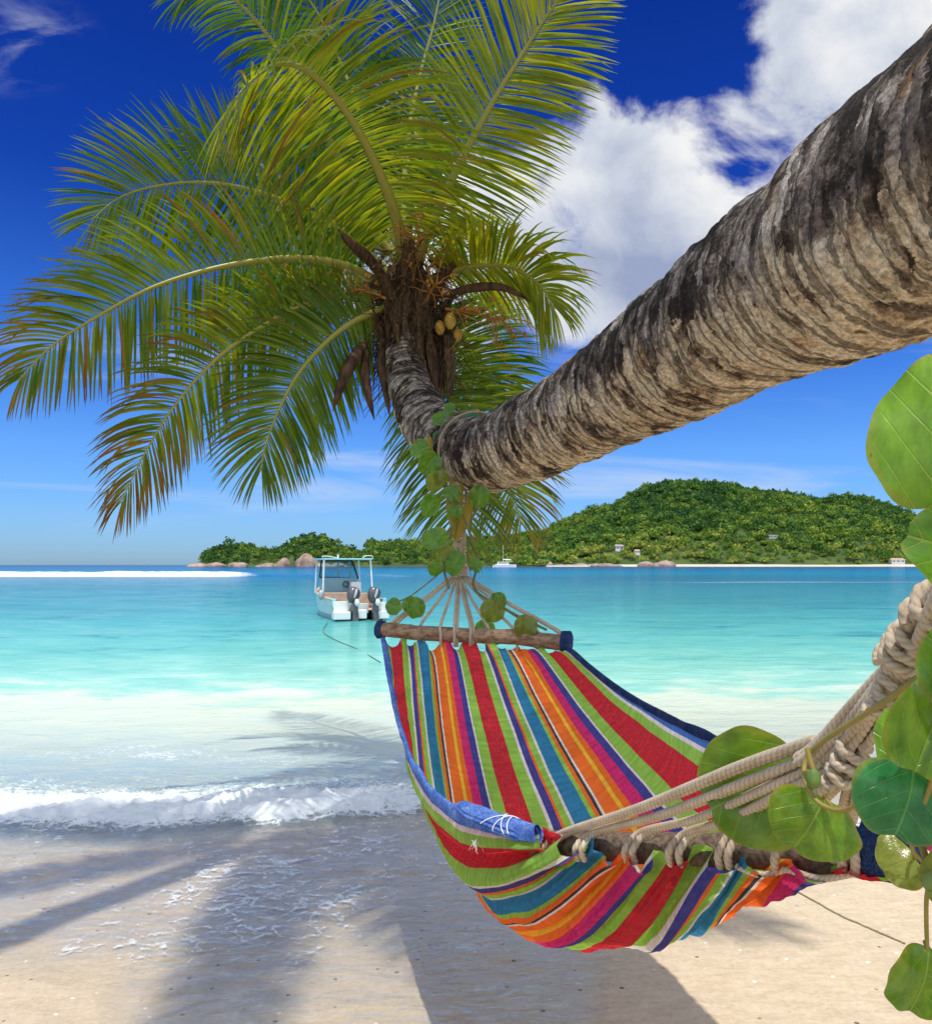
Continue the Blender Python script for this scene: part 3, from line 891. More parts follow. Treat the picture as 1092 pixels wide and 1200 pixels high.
def house(px, py, d, w, h, dep, label, roofm, wallm='wall'):
    """little far house: wall, pitched roof, windows; base at the seen height"""
    for dd in np.linspace(803, 1240, 400):
        if hill_z(MAIN, 800, 1250, np.array([px]), np.array([dd]), 301, 9)[0] >= P(px, py, dd)[2]:
            d = dd - 2 if dd > 812 else d
            break
    c = P(px, py, d)
    t = thing('hillside_house', c, label, 'house', 'houses on the far hill')
    MB().box(c + np.array([0, 0, h / 2 - 1.0]), (w, dep, h + 2.0)).build('wall', M[wallm], t, False, c)
    z = c[2] + h
    x0, x1, y0, y1 = c[0] - w * .56, c[0] + w * .56, c[1] - dep * .6, c[1] + dep * .6
    V = [(x0, y0, z), (x1, y0, z), (x1, y1, z), (x0, y1, z), (x0 + w * .14, c[1], z + h * .55), (x1 - w * .14, c[1], z + h * .55)]
    MB().add(V, [[0, 1, 5, 4], [2, 3, 4, 5]]).add(V, [[1, 2, 5], [3, 0, 4]]).add(V, [[3, 2, 1, 0]]).build('roof', M[roofm], t, False, c)
    n = max(2, int(w / 4))
    for i in range(n):
        wx = c[0] - w / 2 + w * (i + .5) / n
        MB().box((wx, c[1] - dep / 2 - .05, c[2] + h * .52), (w / n * .4, .2, h * .30)).build('window', M['win'], t, False)


house(725, 644, 905, 9, 3.6, 8, 'white house with grey roof among trees low on the hill', 'roof')
house(746, 648.5, 880, 5.5, 2.8, 6, 'small tan-roofed house just below the white hillside house', 'roof_tan')
house(904, 629.5, 985, 10, 1.6, 9, 'long grey-roofed house halfway up the hill', 'roof')
house(1050, 659.5, 803, 14, 3.2, 7, 'white beach house under the end of the hill', 'roof_tan')


# ------------------------------------------------------------------ coconut palm
def trunk_mesh(name, ctrl, parent, rows, nv, disp=1.0):
    """ctrl rows: x, y, z, radius"""
    q, s = spline(ctrl, rows)
    path, r = q[:, :3], q[:, 3]
    T, S, N = frames(path, (0, 0, 1))
    # keep N pointing up as far as possible so that 'under' means under
    for i in range(len(T)):
        u = np.array([0, 0, 1.0]) - T[i] * T[i][2]
        if np.linalg.norm(u) > .45:
            N[i] = norm(u)
    for _ in range(30):
        N[1:-1] = (N[:-2] + N[2:]) / 2
    N = norm(N - T * np.sum(N * T, 1, keepdims=True)); S = np.cross(T, N)
    a = np.linspace(0, 2 * np.pi, nv, endpoint=False)
    ca, sa = np.cos(a)[None], np.sin(a)[None]
    tc = np.stack(np.broadcast_arrays(ca * r[:, None], sa * r[:, None], s[:, None]), -1)
    # leaf-scar rings: stepped ridges of uneven width, tilted and broken
    w = .020 * fbm(tc * 6, 3, 401) + .012 * np.sin(a)[None]
    al = (s[:, None] + w) / .058
    al = al + .8 * fbm(np.stack([al * .35, 0 * al, 0 * al], -1), 2, 405)
    saw = al - np.floor(al)
    step = np.where(saw < .82, saw / .82, (1 - saw) / .18)
    rr = r[:, None] + disp * (.0105 * (step - .5) * (.5 + .8 * smooth(fbm(tc * 9, 3, 409), -.4, .4)) + .017 * fbm(tc * 5.5, 4, 411) + .007 * fbm(tc * 14, 4, 413) + .0045 * fbm(tc * 34, 4, 415, .6) + .004 * np.abs(fbm(tc * 17, 3, 419)))
    rr = rr * (1 + .03 * fbm(np.stack([s * 1.6, 0 * s, 0 * s], -1), 2, 423))[:, None]
    v = path[:, None] + rr[..., None] * (ca[..., None] * S[:, None] + sa[..., None] * N[:, None])
    b = MB().grid(v.reshape(-1, 3), rows, nv, True, None, tc.reshape(-1, 3))
    return b.build(name, M['bark'], parent, True)


def frond(parent, ctrl, L=.55, nrm=(0, 0, 1), n=85, droop=.5, tone=.5, dry=.0, lift=.25, spread=(78, 22), start=.12, seed=0, r0=.027, world=False, wid=.0128, swirl=0.0, gaps=0.0):
    """ctrl: photo px, py, distance (or world xyz); leaflets both sides of an arching midrib"""
    r = np.random.default_rng(seed)
    n = int(n * 1.26); L *= .94; r0 *= 1.15
    c = np.array([p if world else P(*p) for p in ctrl], float)
    M_ = 70
    path, s = spline(c, M_)
    s = s / s[-1]
    T = norm(np.gradient(path, axis=0))
    nn = np.asarray(nrm, float)
    if nn.ndim == 2:
        nn = np.stack([np.interp(s, np.linspace(0, 1, len(nn)), nn[:, k]) for k in range(3)], 1)
    else:
        nn = np.broadcast_to(nn, T.shape)
    N = nn - T * np.sum(nn * T, 1, keepdims=True); N = norm(N)
    S = np.cross(T, N)
    b = MB()
    ss = start + (1 - start) * (np.arange(n) + .5) / n
    K = 7
    for side in (-1, 1):
        sk = np.clip(ss + r.normal(0, .002, n), 0, 1)
        keep = r.random(n) > gaps
        I = lambda A: np.stack([np.interp(sk, s, A[:, k]) for k in range(3)], 1)
        p0, t, sd_, nm = I(path), norm(I(T)), norm(I(S)), norm(I(N))
        u = (sk - start) / (1 - start)
        ang = np.radians(np.interp(u, [0, .25, .8, 1], [spread[0] + 8, spread[0], (spread[0] + spread[1]) / 2, spread[1] * .7]) + r.normal(0, 3.0, n))
        el = np.radians(lift * 57.3 + r.normal(0, 6, n))
        dirv = np.cos(ang)[:, None] * t + np.sin(ang)[:, None] * (side * np.cos(el)[:, None] * sd_ + np.sin(el)[:, None] * nm)
        length = L * np.interp(u, [0, .12, .35, .7, .92, 1], [.55, .82, 1.0, .92, .62, .45]) * r.uniform(.90, 1.06, n)
        dr = droop * r.uniform(.75, 1.3, n) * (1 + .6 * (r.random(n) > .93))
        tn = np.clip(tone + r.normal(0, .13, n) + swirl * side, 0, 1)
        dy = np.clip(dry * (.25 + 1.2 * u ** 1.5) + r.normal(0, .10, n) + .55 * (r.random(n) > 1 - .25 * dry), 0, 1)
        pts = [p0 + side * sd_ * .004]
        d_ = dirv.copy()
        for k in range(1, K):
            st = length / (K - 1)
            pts.append(pts[-1] + d_ * st[:, None])
            g = np.array([0, 0, -1.0])
            d_ = norm(d_ + (g - d_ * np.sum(g * d_, 1, keepdims=True)) * (dr * .16 * (1 + .25 * k))[:, None] + r.normal(0, .012, (n, 3)))
        pts = np.stack(pts, 1)                                   # n K 3
        dd = norm(np.gradient(pts, axis=1))
        W = norm(np.cross(dd, np.broadcast_to(nm[:, None], dd.shape) + .35 * np.array([0, 0, 1.0])))
        B = np.cross(W, dd)
        roll = r.normal(0, .35, n)[:, None, None]
        W2 = np.cos(roll) * W + np.sin(roll) * B; B2 = np.cos(roll) * B - np.sin(roll) * W
        wd = (wid * np.array([.45, .85, 1.0, .95, .78, .5, .06]) * 1.0)[None, :, None] * np.interp(u, [0, .3, .8, 1], [.8, 1, .8, .5])[:, None, None]
        fold = .35
        a = pts - W2 * wd * .8 - B2 * wd * fold
        m = pts + 0 * W2
        c2 = pts + W2 * wd * .8 - B2 * wd * fold
        V = np.stack([a, m, c2], 2)                              # n K 3 3
        V = V[keep]
        nk = len(V)
        zz = np.broadcast_to(np.linspace(0, 1, K)[None, :, None], (nk, K, 3))
        colr = np.stack([np.broadcast_to(tn[keep][:, None, None], zz.shape), np.broadcast_to(dy[keep][:, None, None], zz.shape), zz], -1)
        base = (np.arange(nk) * K * 3)[:, None, None]
        kk = (np.arange(K - 1) * 3)[None, :, None]
        jj = np.arange(2)[None, None]
        i0 = base + kk + jj
        F = np.stack([i0, i0 + 1, i0 + 4, i0 + 3], -1).reshape(-1, 4)
        b.add(V.reshape(-1, 3), F, None, colr.reshape(-1, 3))
    o = b.build('frond', M['frond'], parent, True, path[0])
    rad = r0 * np.interp(s, [0, .06, .15, .6, 1], [1.75, 1.2, 1.0, .5, .12])
    mb = MB().tube(path, rad, 8, True, N[0], np.array([0, dry * .6, 0]), flat=.75)
    mb.build('midrib', M['midrib'], o, True, path[0])
    return o


TRUNK = [(1.55, -2.6, .0, .25), (1.22, -1.9, .72, .23), (.93, -1.0, 1.62, .215), (.79, -.1, 2.00, .18), (.715, .62, 2.178, .172), (.698, 1.18, 2.25, .190), (.672, 1.68, 2.29, .188),
         (.50, 2.6, 2.285, .180), (.275, 3.2, 2.235, .174), (.045, 3.72, 2.235, .166), (-.185, 4.3, 2.46, .150), (-.345, 4.85, 2.79, .136), (-.405, 5.12, 3.10, .128), (-.435, 5.28, 3.45, .120), (-.44, 5.32, 3.75, .09)]
palm = thing('coconut_palm', (1.55, -2.6, .25), 'leaning coconut palm with thick ringed trunk bent low over the hammock', 'palm tree')
trunk_mesh('trunk', TRUNK, palm, 900, 170)

UP = (0, 0, 1)
CAM = np.array([0, -1.0, 0])
def mixn(a, b):   # a*up + b*towards the beach
    return (0, -b, a)

# the fronds the photograph shows, from the crown outwards
FR = [
    # big arching frond towards the viewer
    dict(ctrl=[(474, 318, 5.25), (466, 262, 5.05), (446, 205, 4.8), (418, 150, 4.55), (385, 105, 4.35), (350, 78, 4.2), (318, 78, 4.08), (285, 105, 4.0), (262, 140, 3.97)], L=.86, nrm=[(.15, .85, .6), (.1, .9, .6), (0, .7, .8), (-.2, 0, 1), (-.3, -.3, 1)], droop=.50, tone=.70, dry=.34, lift=-.05, seed=1, n=100, r0=.034, spread=(98, 62)),
    # upright bright frond to the right
    dict(ctrl=[(486, 312, 5.2), (512, 248, 5.05), (542, 185, 4.9), (578, 118, 4.75), (615, 58, 4.62), (645, 12, 4.5), (676, -25, 4.35)], L=.66, nrm=[(.3, .85, .35), (.3, .85, .35), (.2, .7, .6)], droop=.20, tone=.80, dry=.12, lift=.16, seed=2, n=105, r0=.030),
    # arching frond to the right
    dict(ctrl=[(500, 330, 5.2), (530, 318, 5.1), (566, 311, 5.0), (600, 314, 4.9), (630, 332, 4.8), (650, 362, 4.75)], L=.60, nrm=[(0, .30, .95), (.1, .45, .85), (.5, .85, .3)], droop=.55, tone=.80, dry=.18, lift=.12, seed=3, n=90, r0=.024, spread=(72, 20)),
    # left, high, with upturned leaflets
    dict(ctrl=[(446, 312, 5.3), (400, 272, 5.2), (350, 243, 5.1), (295, 223, 5.0), (240, 214, 4.9), (185, 218, 4.8), (140, 232, 4.75), (108, 258, 4.7)], L=.64, nrm=[(.1, .85, .5), (0, .95, .35), (-.15, .9, .4)], droop=.24, tone=.46, dry=.24, lift=.22, seed=4, n=95, r0=.023),
    # left, long
    dict(ctrl=[(440, 330, 5.2), (404, 311, 5.05), (352, 303, 4.9), (295, 307, 4.75), (235, 319, 4.6), (175, 339, 4.47), (115, 371, 4.36), (62, 405, 4.28), (22, 446, 4.22)], L=.60, nrm=[(.05, .85, .5), (0, .95, .38), (-.2, .9, .45)], droop=.46, tone=.56, dry=.48, lift=.20, seed=5, n=110, r0=.026),
    # lower left, drooping
    dict(ctrl=[(444, 345, 5.15), (400, 345, 5.0), (350, 360, 4.85), (298, 388, 4.7), (250, 424, 4.58), (205, 475, 4.48), (168, 535, 4.4), (142, 590, 4.36)], L=.55, nrm=[(.2, .6, .8), (0, .6, .8), (-.5, .5, .6)], droop=.52, tone=.58, dry=.62, lift=.16, seed=6, n=110, r0=.024),
    # hanging below left
    dict(ctrl=[(448, 362, 5.1), (418, 375, 5.0), (386, 398, 4.92), (352, 435, 4.85), (328, 478, 4.8), (312, 520, 4.78), (306, 552, 4.78)], L=.62, nrm=[(-.4, .8, .5), (-.4, .9, .3), (-.3, .9, .2)], droop=.40, tone=.50, dry=.28, lift=.12, seed=7, n=95, r0=.024),
    # behind, upright, green
    dict(ctrl=[(478, 300, 5.5), (474, 225, 5.6), (480, 150, 5.65), (493, 85, 5.7), (508, 30, 5.7), (520, -30, 5.7)], L=.62, nrm=[(0, 1, .1), (0, 1, .1)], droop=.18, tone=.22, dry=.0, lift=.15, seed=8, n=90, swirl=-.12),
    # behind, up to the left
    dict(ctrl=[(470, 300, 5.6), (445, 210, 5.75), (420, 130, 5.8), (398, 70, 5.8), (375, 20, 5.75), (345, -25, 5.7)], L=.64, nrm=[(.2, 1, .3), (0, .8, .5), (-.2, .6, .7)], droop=.40, tone=.32, dry=.10, lift=.10, seed=9, n=95),
    dict(ctrl=[(466, 305, 5.6), (430, 225, 5.9), (395, 145, 6.0), (355, 75, 6.0), (318, 20, 5.9), (290, -20, 5.8)], L=.64, nrm=[(.2, .8, .6), (-.1, .5, .85), (-.4, .4, .8)], droop=.85, tone=.25, dry=.05, lift=.15, seed=10, n=90),
    # behind the trunk, hanging down, left blade
    dict(ctrl=[(478, 380, 5.6), (500, 430, 5.75), (520, 480, 5.75), (535, 535, 5.65), (540, 585, 5.55), (538, 630, 5.5)], L=.72, nrm=[(0, 1, .2), (0, 1, .1), (0, 1, 0)], droop=.45, tone=.46, dry=.30, lift=.10, seed=11, n=85, spread=(80, 35), gaps=.18),
    # behind the trunk, hanging down, right
    dict(ctrl=[(486, 375, 5.7), (520, 420, 5.8), (552, 470, 5.8), (580, 525, 5.75), (600, 575, 5.7), (611, 615, 5.68)], L=.66, nrm=[(.2, 1, .2), (.2, 1, .2), (.1, 1, 0)], droop=.42, tone=.60, dry=.50, lift=.08, seed=12, n=90, spread=(78, 25)),
    # behind, right, dark
    dict(ctrl=[(490, 350, 5.6), (520, 375, 5.8), (550, 405, 5.95), (575, 440, 6.0), (592, 480, 6.0)], L=.62, nrm=[(.3, .8, .5), (.3, .8, .4)], droop=.35, tone=.30, dry=.06, lift=.15, seed=13, n=65),
    # filling behind the crown on the left
    dict(ctrl=[(450, 320, 5.6), (405, 275, 5.9), (350, 225, 6.1), (300, 190, 6.2), (255, 175, 6.2), (215, 178, 6.15)], L=.62, nrm=[(.1, .8, .6), (-.1, .8, .6)], droop=.30, tone=.22, dry=.08, lift=.30, seed=14, n=85),
    dict(ctrl=[(452, 335, 5.6), (410, 330, 5.85), (360, 335, 6.0), (310, 352, 6.1), (268, 385, 6.1)], L=.60, nrm=[(0, .7, .7), (-.2, .7, .6)], droop=.7, tone=.30, dry=.12, lift=.2, seed=15, n=75),
    dict(ctrl=[(455, 300, 5.5), (400, 190, 5.3), (340, 80, 5.0), (285, 8, 4.8), (240, -14, 4.65), (205, 0, 4.6)], L=.50, nrm=[(.2, .7, .7), (0, .4, .9), (-.3, .2, .9)], droop=.55, tone=.30, dry=.15, lift=.05, seed=19, n=70),
    # fronds on the far side, pointing away over the water
    dict(ctrl=[(-.42, 5.5, 3.75), (-.30, 6.0, 4.25), (-.10, 6.7, 4.60), (.15, 7.4, 4.50), (.38, 8.0, 4.10)], L=.62, nrm=UP, droop=.5, tone=.35, dry=.05, seed=17, n=75, world=True),
    dict(ctrl=[(-.50, 5.5, 3.75), (-.85, 6.0, 4.20), (-1.3, 6.6, 4.50), (-1.8, 7.2, 4.40), (-2.2, 7.8, 4.0)], L=.62, nrm=UP, droop=.5, tone=.30, dry=.05, seed=18, n=75, world=True),
]
for f in FR:
    if f['seed'] in (4, 5, 6, 7):      # leaf stalks rooted in the heart of the crown
        f['ctrl'] = [(470, 352, 5.29)] + f['ctrl']
        f['start'] = .19
    frond(palm, **f)


def strand(b, p0, d0, L, r, rr, k=7, g=.35, wig=.25):
    pts = [np.asarray(p0, float)]; d = norm(d0)
    for i in range(k):
        pts.append(pts[-1] + d * L / k)
        d = norm(d + np.array([0, 0, -g * .3]) + rr.normal(0, wig, 3) * .5)
    q, _ = spline(pts, k * 2)
    b.tube(q, r * np.linspace(1, .35, len(q)), 5, False)


# fibrous heart of the crown
rr = np.random.default_rng(77)
hc = P(470, 352, 5.28)
b = MB()
nu, nv = 46, 60
th = np.linspace(.02, math.pi - .02, nu)[:, None]; ph = np.linspace(0, 2 * math.pi, nv, endpoint=False)[None]
v = np.stack([np.sin(th) * np.cos(ph), np.sin(th) * np.sin(ph), np.cos(th) * np.ones_like(ph)], -1)
k = 1 + .22 * fbm(v * np.array([5, 5, 1.6]), 4, 71) + .10 * fbm(v * np.array([16, 16, 4]), 3, 73)
v = v * k[..., None] * np.array([.195, .20, .42]) + hc + np.array([.05, -.03, -.15])
b.grid(v.reshape(-1, 3), nu, nv, True)
for i in range(900):
    a = rr.uniform(0, 2 * math.pi); z = rr.uniform(-.50, .30)
    R = .21 * math.sqrt(max(.1, 1 - (z / .55) ** 2))
    p = hc + np.array([math.cos(a) * R + .06, math.sin(a) * R, z])
    strand(b, p, (math.cos(a) * .6, math.sin(a) * .6, rr.uniform(-1.2, .3)), rr.uniform(.12, .42), rr.uniform(.0015, .0055), rr, 5, .9, .55)
b.build('fibre_sheath', M['fibre'], palm, True, hc)


def spathe(ctrl, w, mat='spathe', name='dry_spathe'):
    c = np.array([P(*p) for p in ctrl]); q, s = spline(c, 26); s = s / s[-1]
    T, S, N = frames(q, (.3, -1, .2))
    wd = .60 * w * np.interp(s, [0, .15, .45, .8, 1], [.25, .75, 1, .6, .03])
    rows = []
    for j, a in enumerate(np.linspace(-1, 1, 9)):
        rows.append(q + S * (wd * math.sin(a * 1.45))[:, None] + N * (wd * (.75 * math.cos(a * 1.45) - .3))[:, None])
    outer = np.stack(rows, 1)
    inner = outer[:, ::-1] - N[:, None] * .010
    V = np.concatenate([outer, inner], 1)
    MB().grid(V.reshape(-1, 3), 26, 18, True).build(name, M[mat], palm, True, q[0])


spathe([(432, 396, 5.1), (418, 415, 5.0), (403, 442, 4.95), (390, 482, 4.93)], .070)
spathe([(432, 400, 5.12), (428, 430, 5.05), (432, 462, 5.02), (439, 492, 5.0)], .055)
spathe([(447, 395, 5.1), (448, 430, 5.04), (453, 460, 5.02), (457, 488, 5.0)], .052)
spathe([(500, 385, 5.12), (508, 415, 5.1), (509, 450, 5.1), (504, 482, 5.1)], .055)
spathe([(522, 385, 5.14), (528, 415, 5.12), (529, 445, 5.12), (524, 472, 5.12)], .05)
spathe([(515, 348, 5.15), (545, 338, 5.05), (580, 335, 4.98), (604, 342, 4.95), (622, 354, 4.93)], .052)
spathe([(450, 322, 5.2), (432, 302, 5.1), (412, 285, 5.0), (396, 268, 4.95)], .075)
spathe([(474, 322, 5.3), (477, 290, 5.3), (479, 262, 5.3), (482, 240, 5.3)], .07)


for i in range(15):
    a = i * 2.4; z0 = .22 - .035 * i
    o = np.array([math.cos(a), math.sin(a), 0])
    c0 = hc + np.array([.05, -.02, z0])
    pts = [c0 + o * .12 + np.array([0, 0, -.22]), c0 + o * .20 + np.array([0, 0, -.08]), c0 + o * .29 + np.array([0, 0, .05]), c0 + o * (.36 + .05 * math.sin(i * 3)) + np.array([0, 0, .12])]
    q, sq = spline(pts, 16)
    MB().tube(q, np.interp(sq / sq[-1], [0, .6, 1], [.075, .050, .034]), 12, True, flat=.45).build('frond_base', M['fibre' if i % 3 else 'spathe'], palm, True, q[0])


def inflorescence(p0, d0, n, L, seed):
    r = np.random.default_rng(seed); b = MB(); p0 = np.asarray(p0, float)
    d0 = norm(d0)
    main = np.array([p0 + d0 * L * .6 * t + np.array([0, 0, -.06 * t * t]) for t in np.linspace(0, 1, 8)])
    b.tube(main, np.linspace(.010, .005, 8), 6)
    for i in range(n):
        k = r.integers(1, 8)
        d = norm(d0 + r.normal(0, .75, 3))
        strand(b, main[k], d, L * r.uniform(.35, .85), .0042, r, 6, .5, .55)
        if r.random() < .6:
            c = main[k] + d * L * r.uniform(.1, .5)
            for m in range(2):
                e = c + r.normal(0, .012, 3)
                b.tube(np.array([e - [0, 0, .012], e, e + [0, 0, .012]]), [.004, .011, .004], 6)
    b.build('flower_stalk', M['stalk'], palm, True, p0)


inflorescence(P(484, 330, 5.05), (.12, -.3, 1), 26, .50, 5)
inflorescence(P(500, 318, 5.05), (.6, -.2, .8), 18, .45, 6)
inflorescence(P(522, 362, 5.0), (1, -.1, -.12), 24, .62, 7)
inflorescence(P(500, 352, 5.0), (.2, -.5, .3), 10, .36, 8)
inflorescence(P(452, 350, 5.0), (-.7, -.3, .3), 12, .40, 9)


def coconut(px, py, d, r):
    c = P(px, py, d)
    nu, nv = 18, 24
    th = np.linspace(.02, math.pi - .02, nu)[:, None]; ph = np.linspace(0, 2 * math.pi, nv, endpoint=False)[None]
    v = np.stack([np.sin(th) * np.cos(ph), np.sin(th) * np.sin(ph), np.cos(th) * np.ones_like(ph)], -1)
    k = 1 + .05 * np.cos(3 * ph)[..., None]
    MB().grid((v * k * np.array([.82, .82, 1.15]) * r + c).reshape(-1, 3), nu, nv, True).build('coconut', M['coconut'], palm, True, c)


coconut(527, 376, 5.0, .046)
coconut(515, 384, 5.03, .040)
coconut(536, 392, 5.06, .036)
rk = np.random.default_rng(19)
for i in range(26):
    px = rk.uniform(446, 532); py = 372 + rk.uniform(-10, 26)
    ln = rk.uniform(45, 100) * (1.0 if px > 485 else .62)
    dd = 5.02 + rk.uniform(0, .22) - (.06 if px < 485 else 0)
    sw = rk.uniform(-8, 8)
    spathe([(px, py, dd + .06), (px + sw * .3, py + ln * .35, dd), (px + sw * .7, py + ln * .7, dd), (px + sw, py + ln, dd + .02)], rk.uniform(.022, .048), 'fibre', 'dead_husk')

# a second, taller palm on the beach, out of the picture: it shades the sand
palm2 = thing('coconut_palm', (-3.6, -.6, .25), 'tall coconut palm standing just outside the picture and throwing feathery shade on the sand', 'palm tree')
C2 = np.array([-1.28, 2.25, 10.0])
trunk_mesh('trunk', [(-3.6, -.6, .1, .2), (-3.5, -.4, 2.5, .17), (-2.9, .3, 5.5, .15), (-2.1, 1.4, 8.2, .12), (*C2, .09)], palm2, 220, 40)
for i, (ax, el, LL, dz, LF) in enumerate([(174, 14, 2.9, .30, .42), (146, 14, 3.2, .32, .50), (122, 14, 2.9, .3, .60), (98, 14, 2.5, .36, .6), (68, 14, 1.9, .36, .55), (-84, 12, 2.2, .36, .40), (-122, 14, 3.0, .34, .34), (110, 30, 2.6, .3, .5), (176, 34, 2.2, .3, .36), (134, 34, 2.0, .3, .5)]):
    a = math.radians(ax); e = math.radians(el)
    h = np.array([math.sin(a), math.cos(a), 0])
    pts = [C2 + h * LL * t * math.cos(e * (1 - .4 * t)) + np.array([0, 0, LL * (t * math.sin(e) - dz * t * t)]) for t in np.linspace(0.02, 1, 7)]
    frond(palm2, pts, L=LF, nrm=UP, droop=.40, tone=.4, dry=.1, seed=50 + i, n=100, wid=.021, world=True)


# ------------------------------------------------------------------ ropes
def rope(path_pts, r, name='rope', parent=None, mat='rope', pitch=4.8, n=None, spl=True, b=None, ctrl_n=None):
    """three-strand laid rope along path_pts"""
    c = np.asarray(path_pts, float)
    L = np.linalg.norm(np.diff(c, axis=0), axis=1).sum()
    n = n or int(max(12, min(520, L / (r * .55))))
    q, s = spline(c, n) if spl else (c, np.r_[0, np.cumsum(np.linalg.norm(np.diff(c, axis=0), axis=1))])
    T, S, N = frames(q)
    nv = 15
    a = np.linspace(0, 2 * np.pi, nv, endpoint=False)
    tw = s[:, None] / (r * pitch) * 2 * np.pi
    lob = np.abs(np.cos(1.5 * (a[None] - tw)))
    rr_ = r * (.74 + .26 * lob ** .7)
    v = q[:, None] + rr_[..., None] * (np.cos(a)[None, :, None] * S[:, None] + np.sin(a)[None, :, None] * N[:, None])
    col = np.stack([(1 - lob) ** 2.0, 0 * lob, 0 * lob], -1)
    own = b is None
    b = b or MB()
    b.grid(v.reshape(-1, 3), len(q), nv, True, None, col.reshape(-1, 3))
    for row, p in ((0, q[0]), (-1, q[-1])):
        b.add(np.vstack([v[row], p[None]]), [[k, (k + 1) % nv, nv] for k in range(nv)])
    if own:
        return b.build(name, M[mat], parent, True, c[0])
    return b


def coil(p0, p1, R, r, turns, name, parent, wob=0.0, seed=0):
    p0, p1 = np.asarray(p0, float), np.asarray(p1, float)
    T = norm(p1 - p0); S = norm(np.cross(T, [0, 0, 1.0])); N = np.cross(S, T)
    n = int(turns * 14) + 2
    t = np.linspace(0, 1, n); a = t * turns * 2 * np.pi
    rg = np.random.default_rng(seed)
    pts = p0 + (p1 - p0) * t[:, None] + R * (np.cos(a)[:, None] * S + np.sin(a)[:, None] * N) + wob * rg.normal(size=(n, 3))
    return rope(pts, r, name, parent)


# ------------------------------------------------------------------ hammock
BF0, BF1 = P(446, 738, 3.45), P(664, 752, 3.15)     # far bar, left and right end
BN0, BN1 = P(640, 985, 1.75), P(1043, 996, 1.14)    # near bar
ham = thing('hammock', (.25, 2.3, .75), 'striped red, green, orange and blue cotton hammock slung under the leaning palm trunk', 'hammock')

LED = [(447, 741, 3.45), (451, 770, 3.30), (457, 803, 3.12), (467, 843, 2.9), (480, 882, 2.66), (500, 916, 2.40), (530, 944, 2.15), (575, 963, 1.93), (632, 980, 1.75)]
RED = [(664, 754, 3.15), (690, 778, 2.92), (722, 803, 2.68), (760, 826, 2.42), (800, 846, 2.14), (845, 866, 1.86), (900, 900, 1.58), (960, 945, 1.34), (1040, 1000, 1.14)]


def cloth():
    ns, nt = 300, 200
    Ld, _ = spline([P(*p) for p in LED], nt); Rd, _ = spline([P(*p) for p in RED], nt)
    t = np.linspace(0, 1, nt)[:, None]; s = np.linspace(0, 1, ns)[None]
    sag = np.interp(t, [0, .06, .15, .3, .48, .62, .76, .88, .95, 1], [0, .045, .125, .255, .375, .43, .40, .285, .15, 0.03])
    # smooth the sag
    sg = sag[:, 0]
    for _ in range(60):
        sg[1:-1] = (sg[:-2] + 2 * sg[1:-1] + sg[2:]) / 4
    sag = sg[:, None]
    w = np.clip(sag / .36, 0, 1)
    lin_, cir = s, .5 - .5 * np.cos(np.pi * s)
    h = lin_ * (1 - .8 * w) + cir * .8 * w
    pos = Ld[:, None] * (1 - h[..., None]) + Rd[:, None] * h[..., None]
    prof = np.sin(np.pi * s) ** .80
    drop = sag * prof
    pos[..., 2] -= drop
    # gathered between the loops at both bars
    nf, nn = 8.0, 9.0
    far = np.exp(-t / .05); nr = np.exp(-(1 - t) / .05)
    pos[..., 2] -= far * (.012 + .038 * np.abs(np.sin(np.pi * nf * s)) ** 1.4)
    pos[..., 2] -= nr * (-.040 + .018 * s + .026 * np.abs(np.sin(np.pi * nn * s)) ** 1.2)
    pos[..., 1] -= nr * .058
    pos[..., 0] -= nr * .012
    # folds running along the cloth, strongest by the bars
    dn = norm(np.cross(np.gradient(pos, axis=1), np.gradient(pos, axis=0)))
    q = np.stack(np.broadcast_arrays(s * 9, t * 1.1, 0 * s * t), -1)
    fold = np.sin(2 * np.pi * (nn * s + .35 * fbm(q, 3, 501) + .25 * t))
    fold2 = fbm(np.stack(np.broadcast_arrays(s * 34, t * 2.0, 0 * s * t), -1), 4, 505)
    fold3 = np.sin(2 * np.pi * (nf * s + .5 * fbm(q, 3, 511)))
    bulge = np.abs(np.sin(np.pi * (nn * s + .30 * fbm(q, 3, 531)))) * 1.7 - .9
    rho = np.sqrt((s * .9) ** 2 + ((1 - t) * 1.6) ** 2); phi = np.arctan2(s * .9, (1 - t) * 1.6 + .02)
    rad = np.sin(phi * 17 + 2.5 * fbm(q, 2, 541)) * np.exp(-rho / .30) * smooth(rho, .06, .2)
    fold = .65 * fold + 1.25 * bulge
    A1 = .046 * (.55 + .45 * smooth(1 - t, 0, .045)) * np.exp(-(1 - t) / .27) * (.75 + .5 * fbm(np.stack(np.broadcast_arrays(s * 3, 0 * t + 4, 0 * s * t), -1), 2, 551)); A0 = .015 * np.exp(-t / .12)
    edge = smooth(np.minimum(s, 1 - s), 0, .04)
    crease = fbm(np.stack(np.broadcast_arrays(s * 7 + t * 5, t * 11 - s * 4, 0 * s * t), -1), 4, 515)
    # a deep fold on the left third, as the cloth hangs slack there
    slack = .030 * np.exp(-((s - .255) / .022) ** 2) * (1 - smooth(t, .55, .8)) * smooth(t, 0, .03)
    amp = (A1 * (fold + .9 * fold2) + A0 * (fold3 + .7 * fold2) + .006 * fold2 + (.010 + .014 * np.exp(-(1 - t) / .28)) * crease + .010 * rad - slack) * edge
    pos = pos + dn * amp[..., None]
    uv = np.stack(np.broadcast_arrays(s, t * 2.2), -1)
    MB().grid(pos.reshape(-1, 3), nt, ns, False, uv.reshape(-1, 2)).build('striped_cloth', M['cloth'], ham, True)
    return pos


CP = cloth()


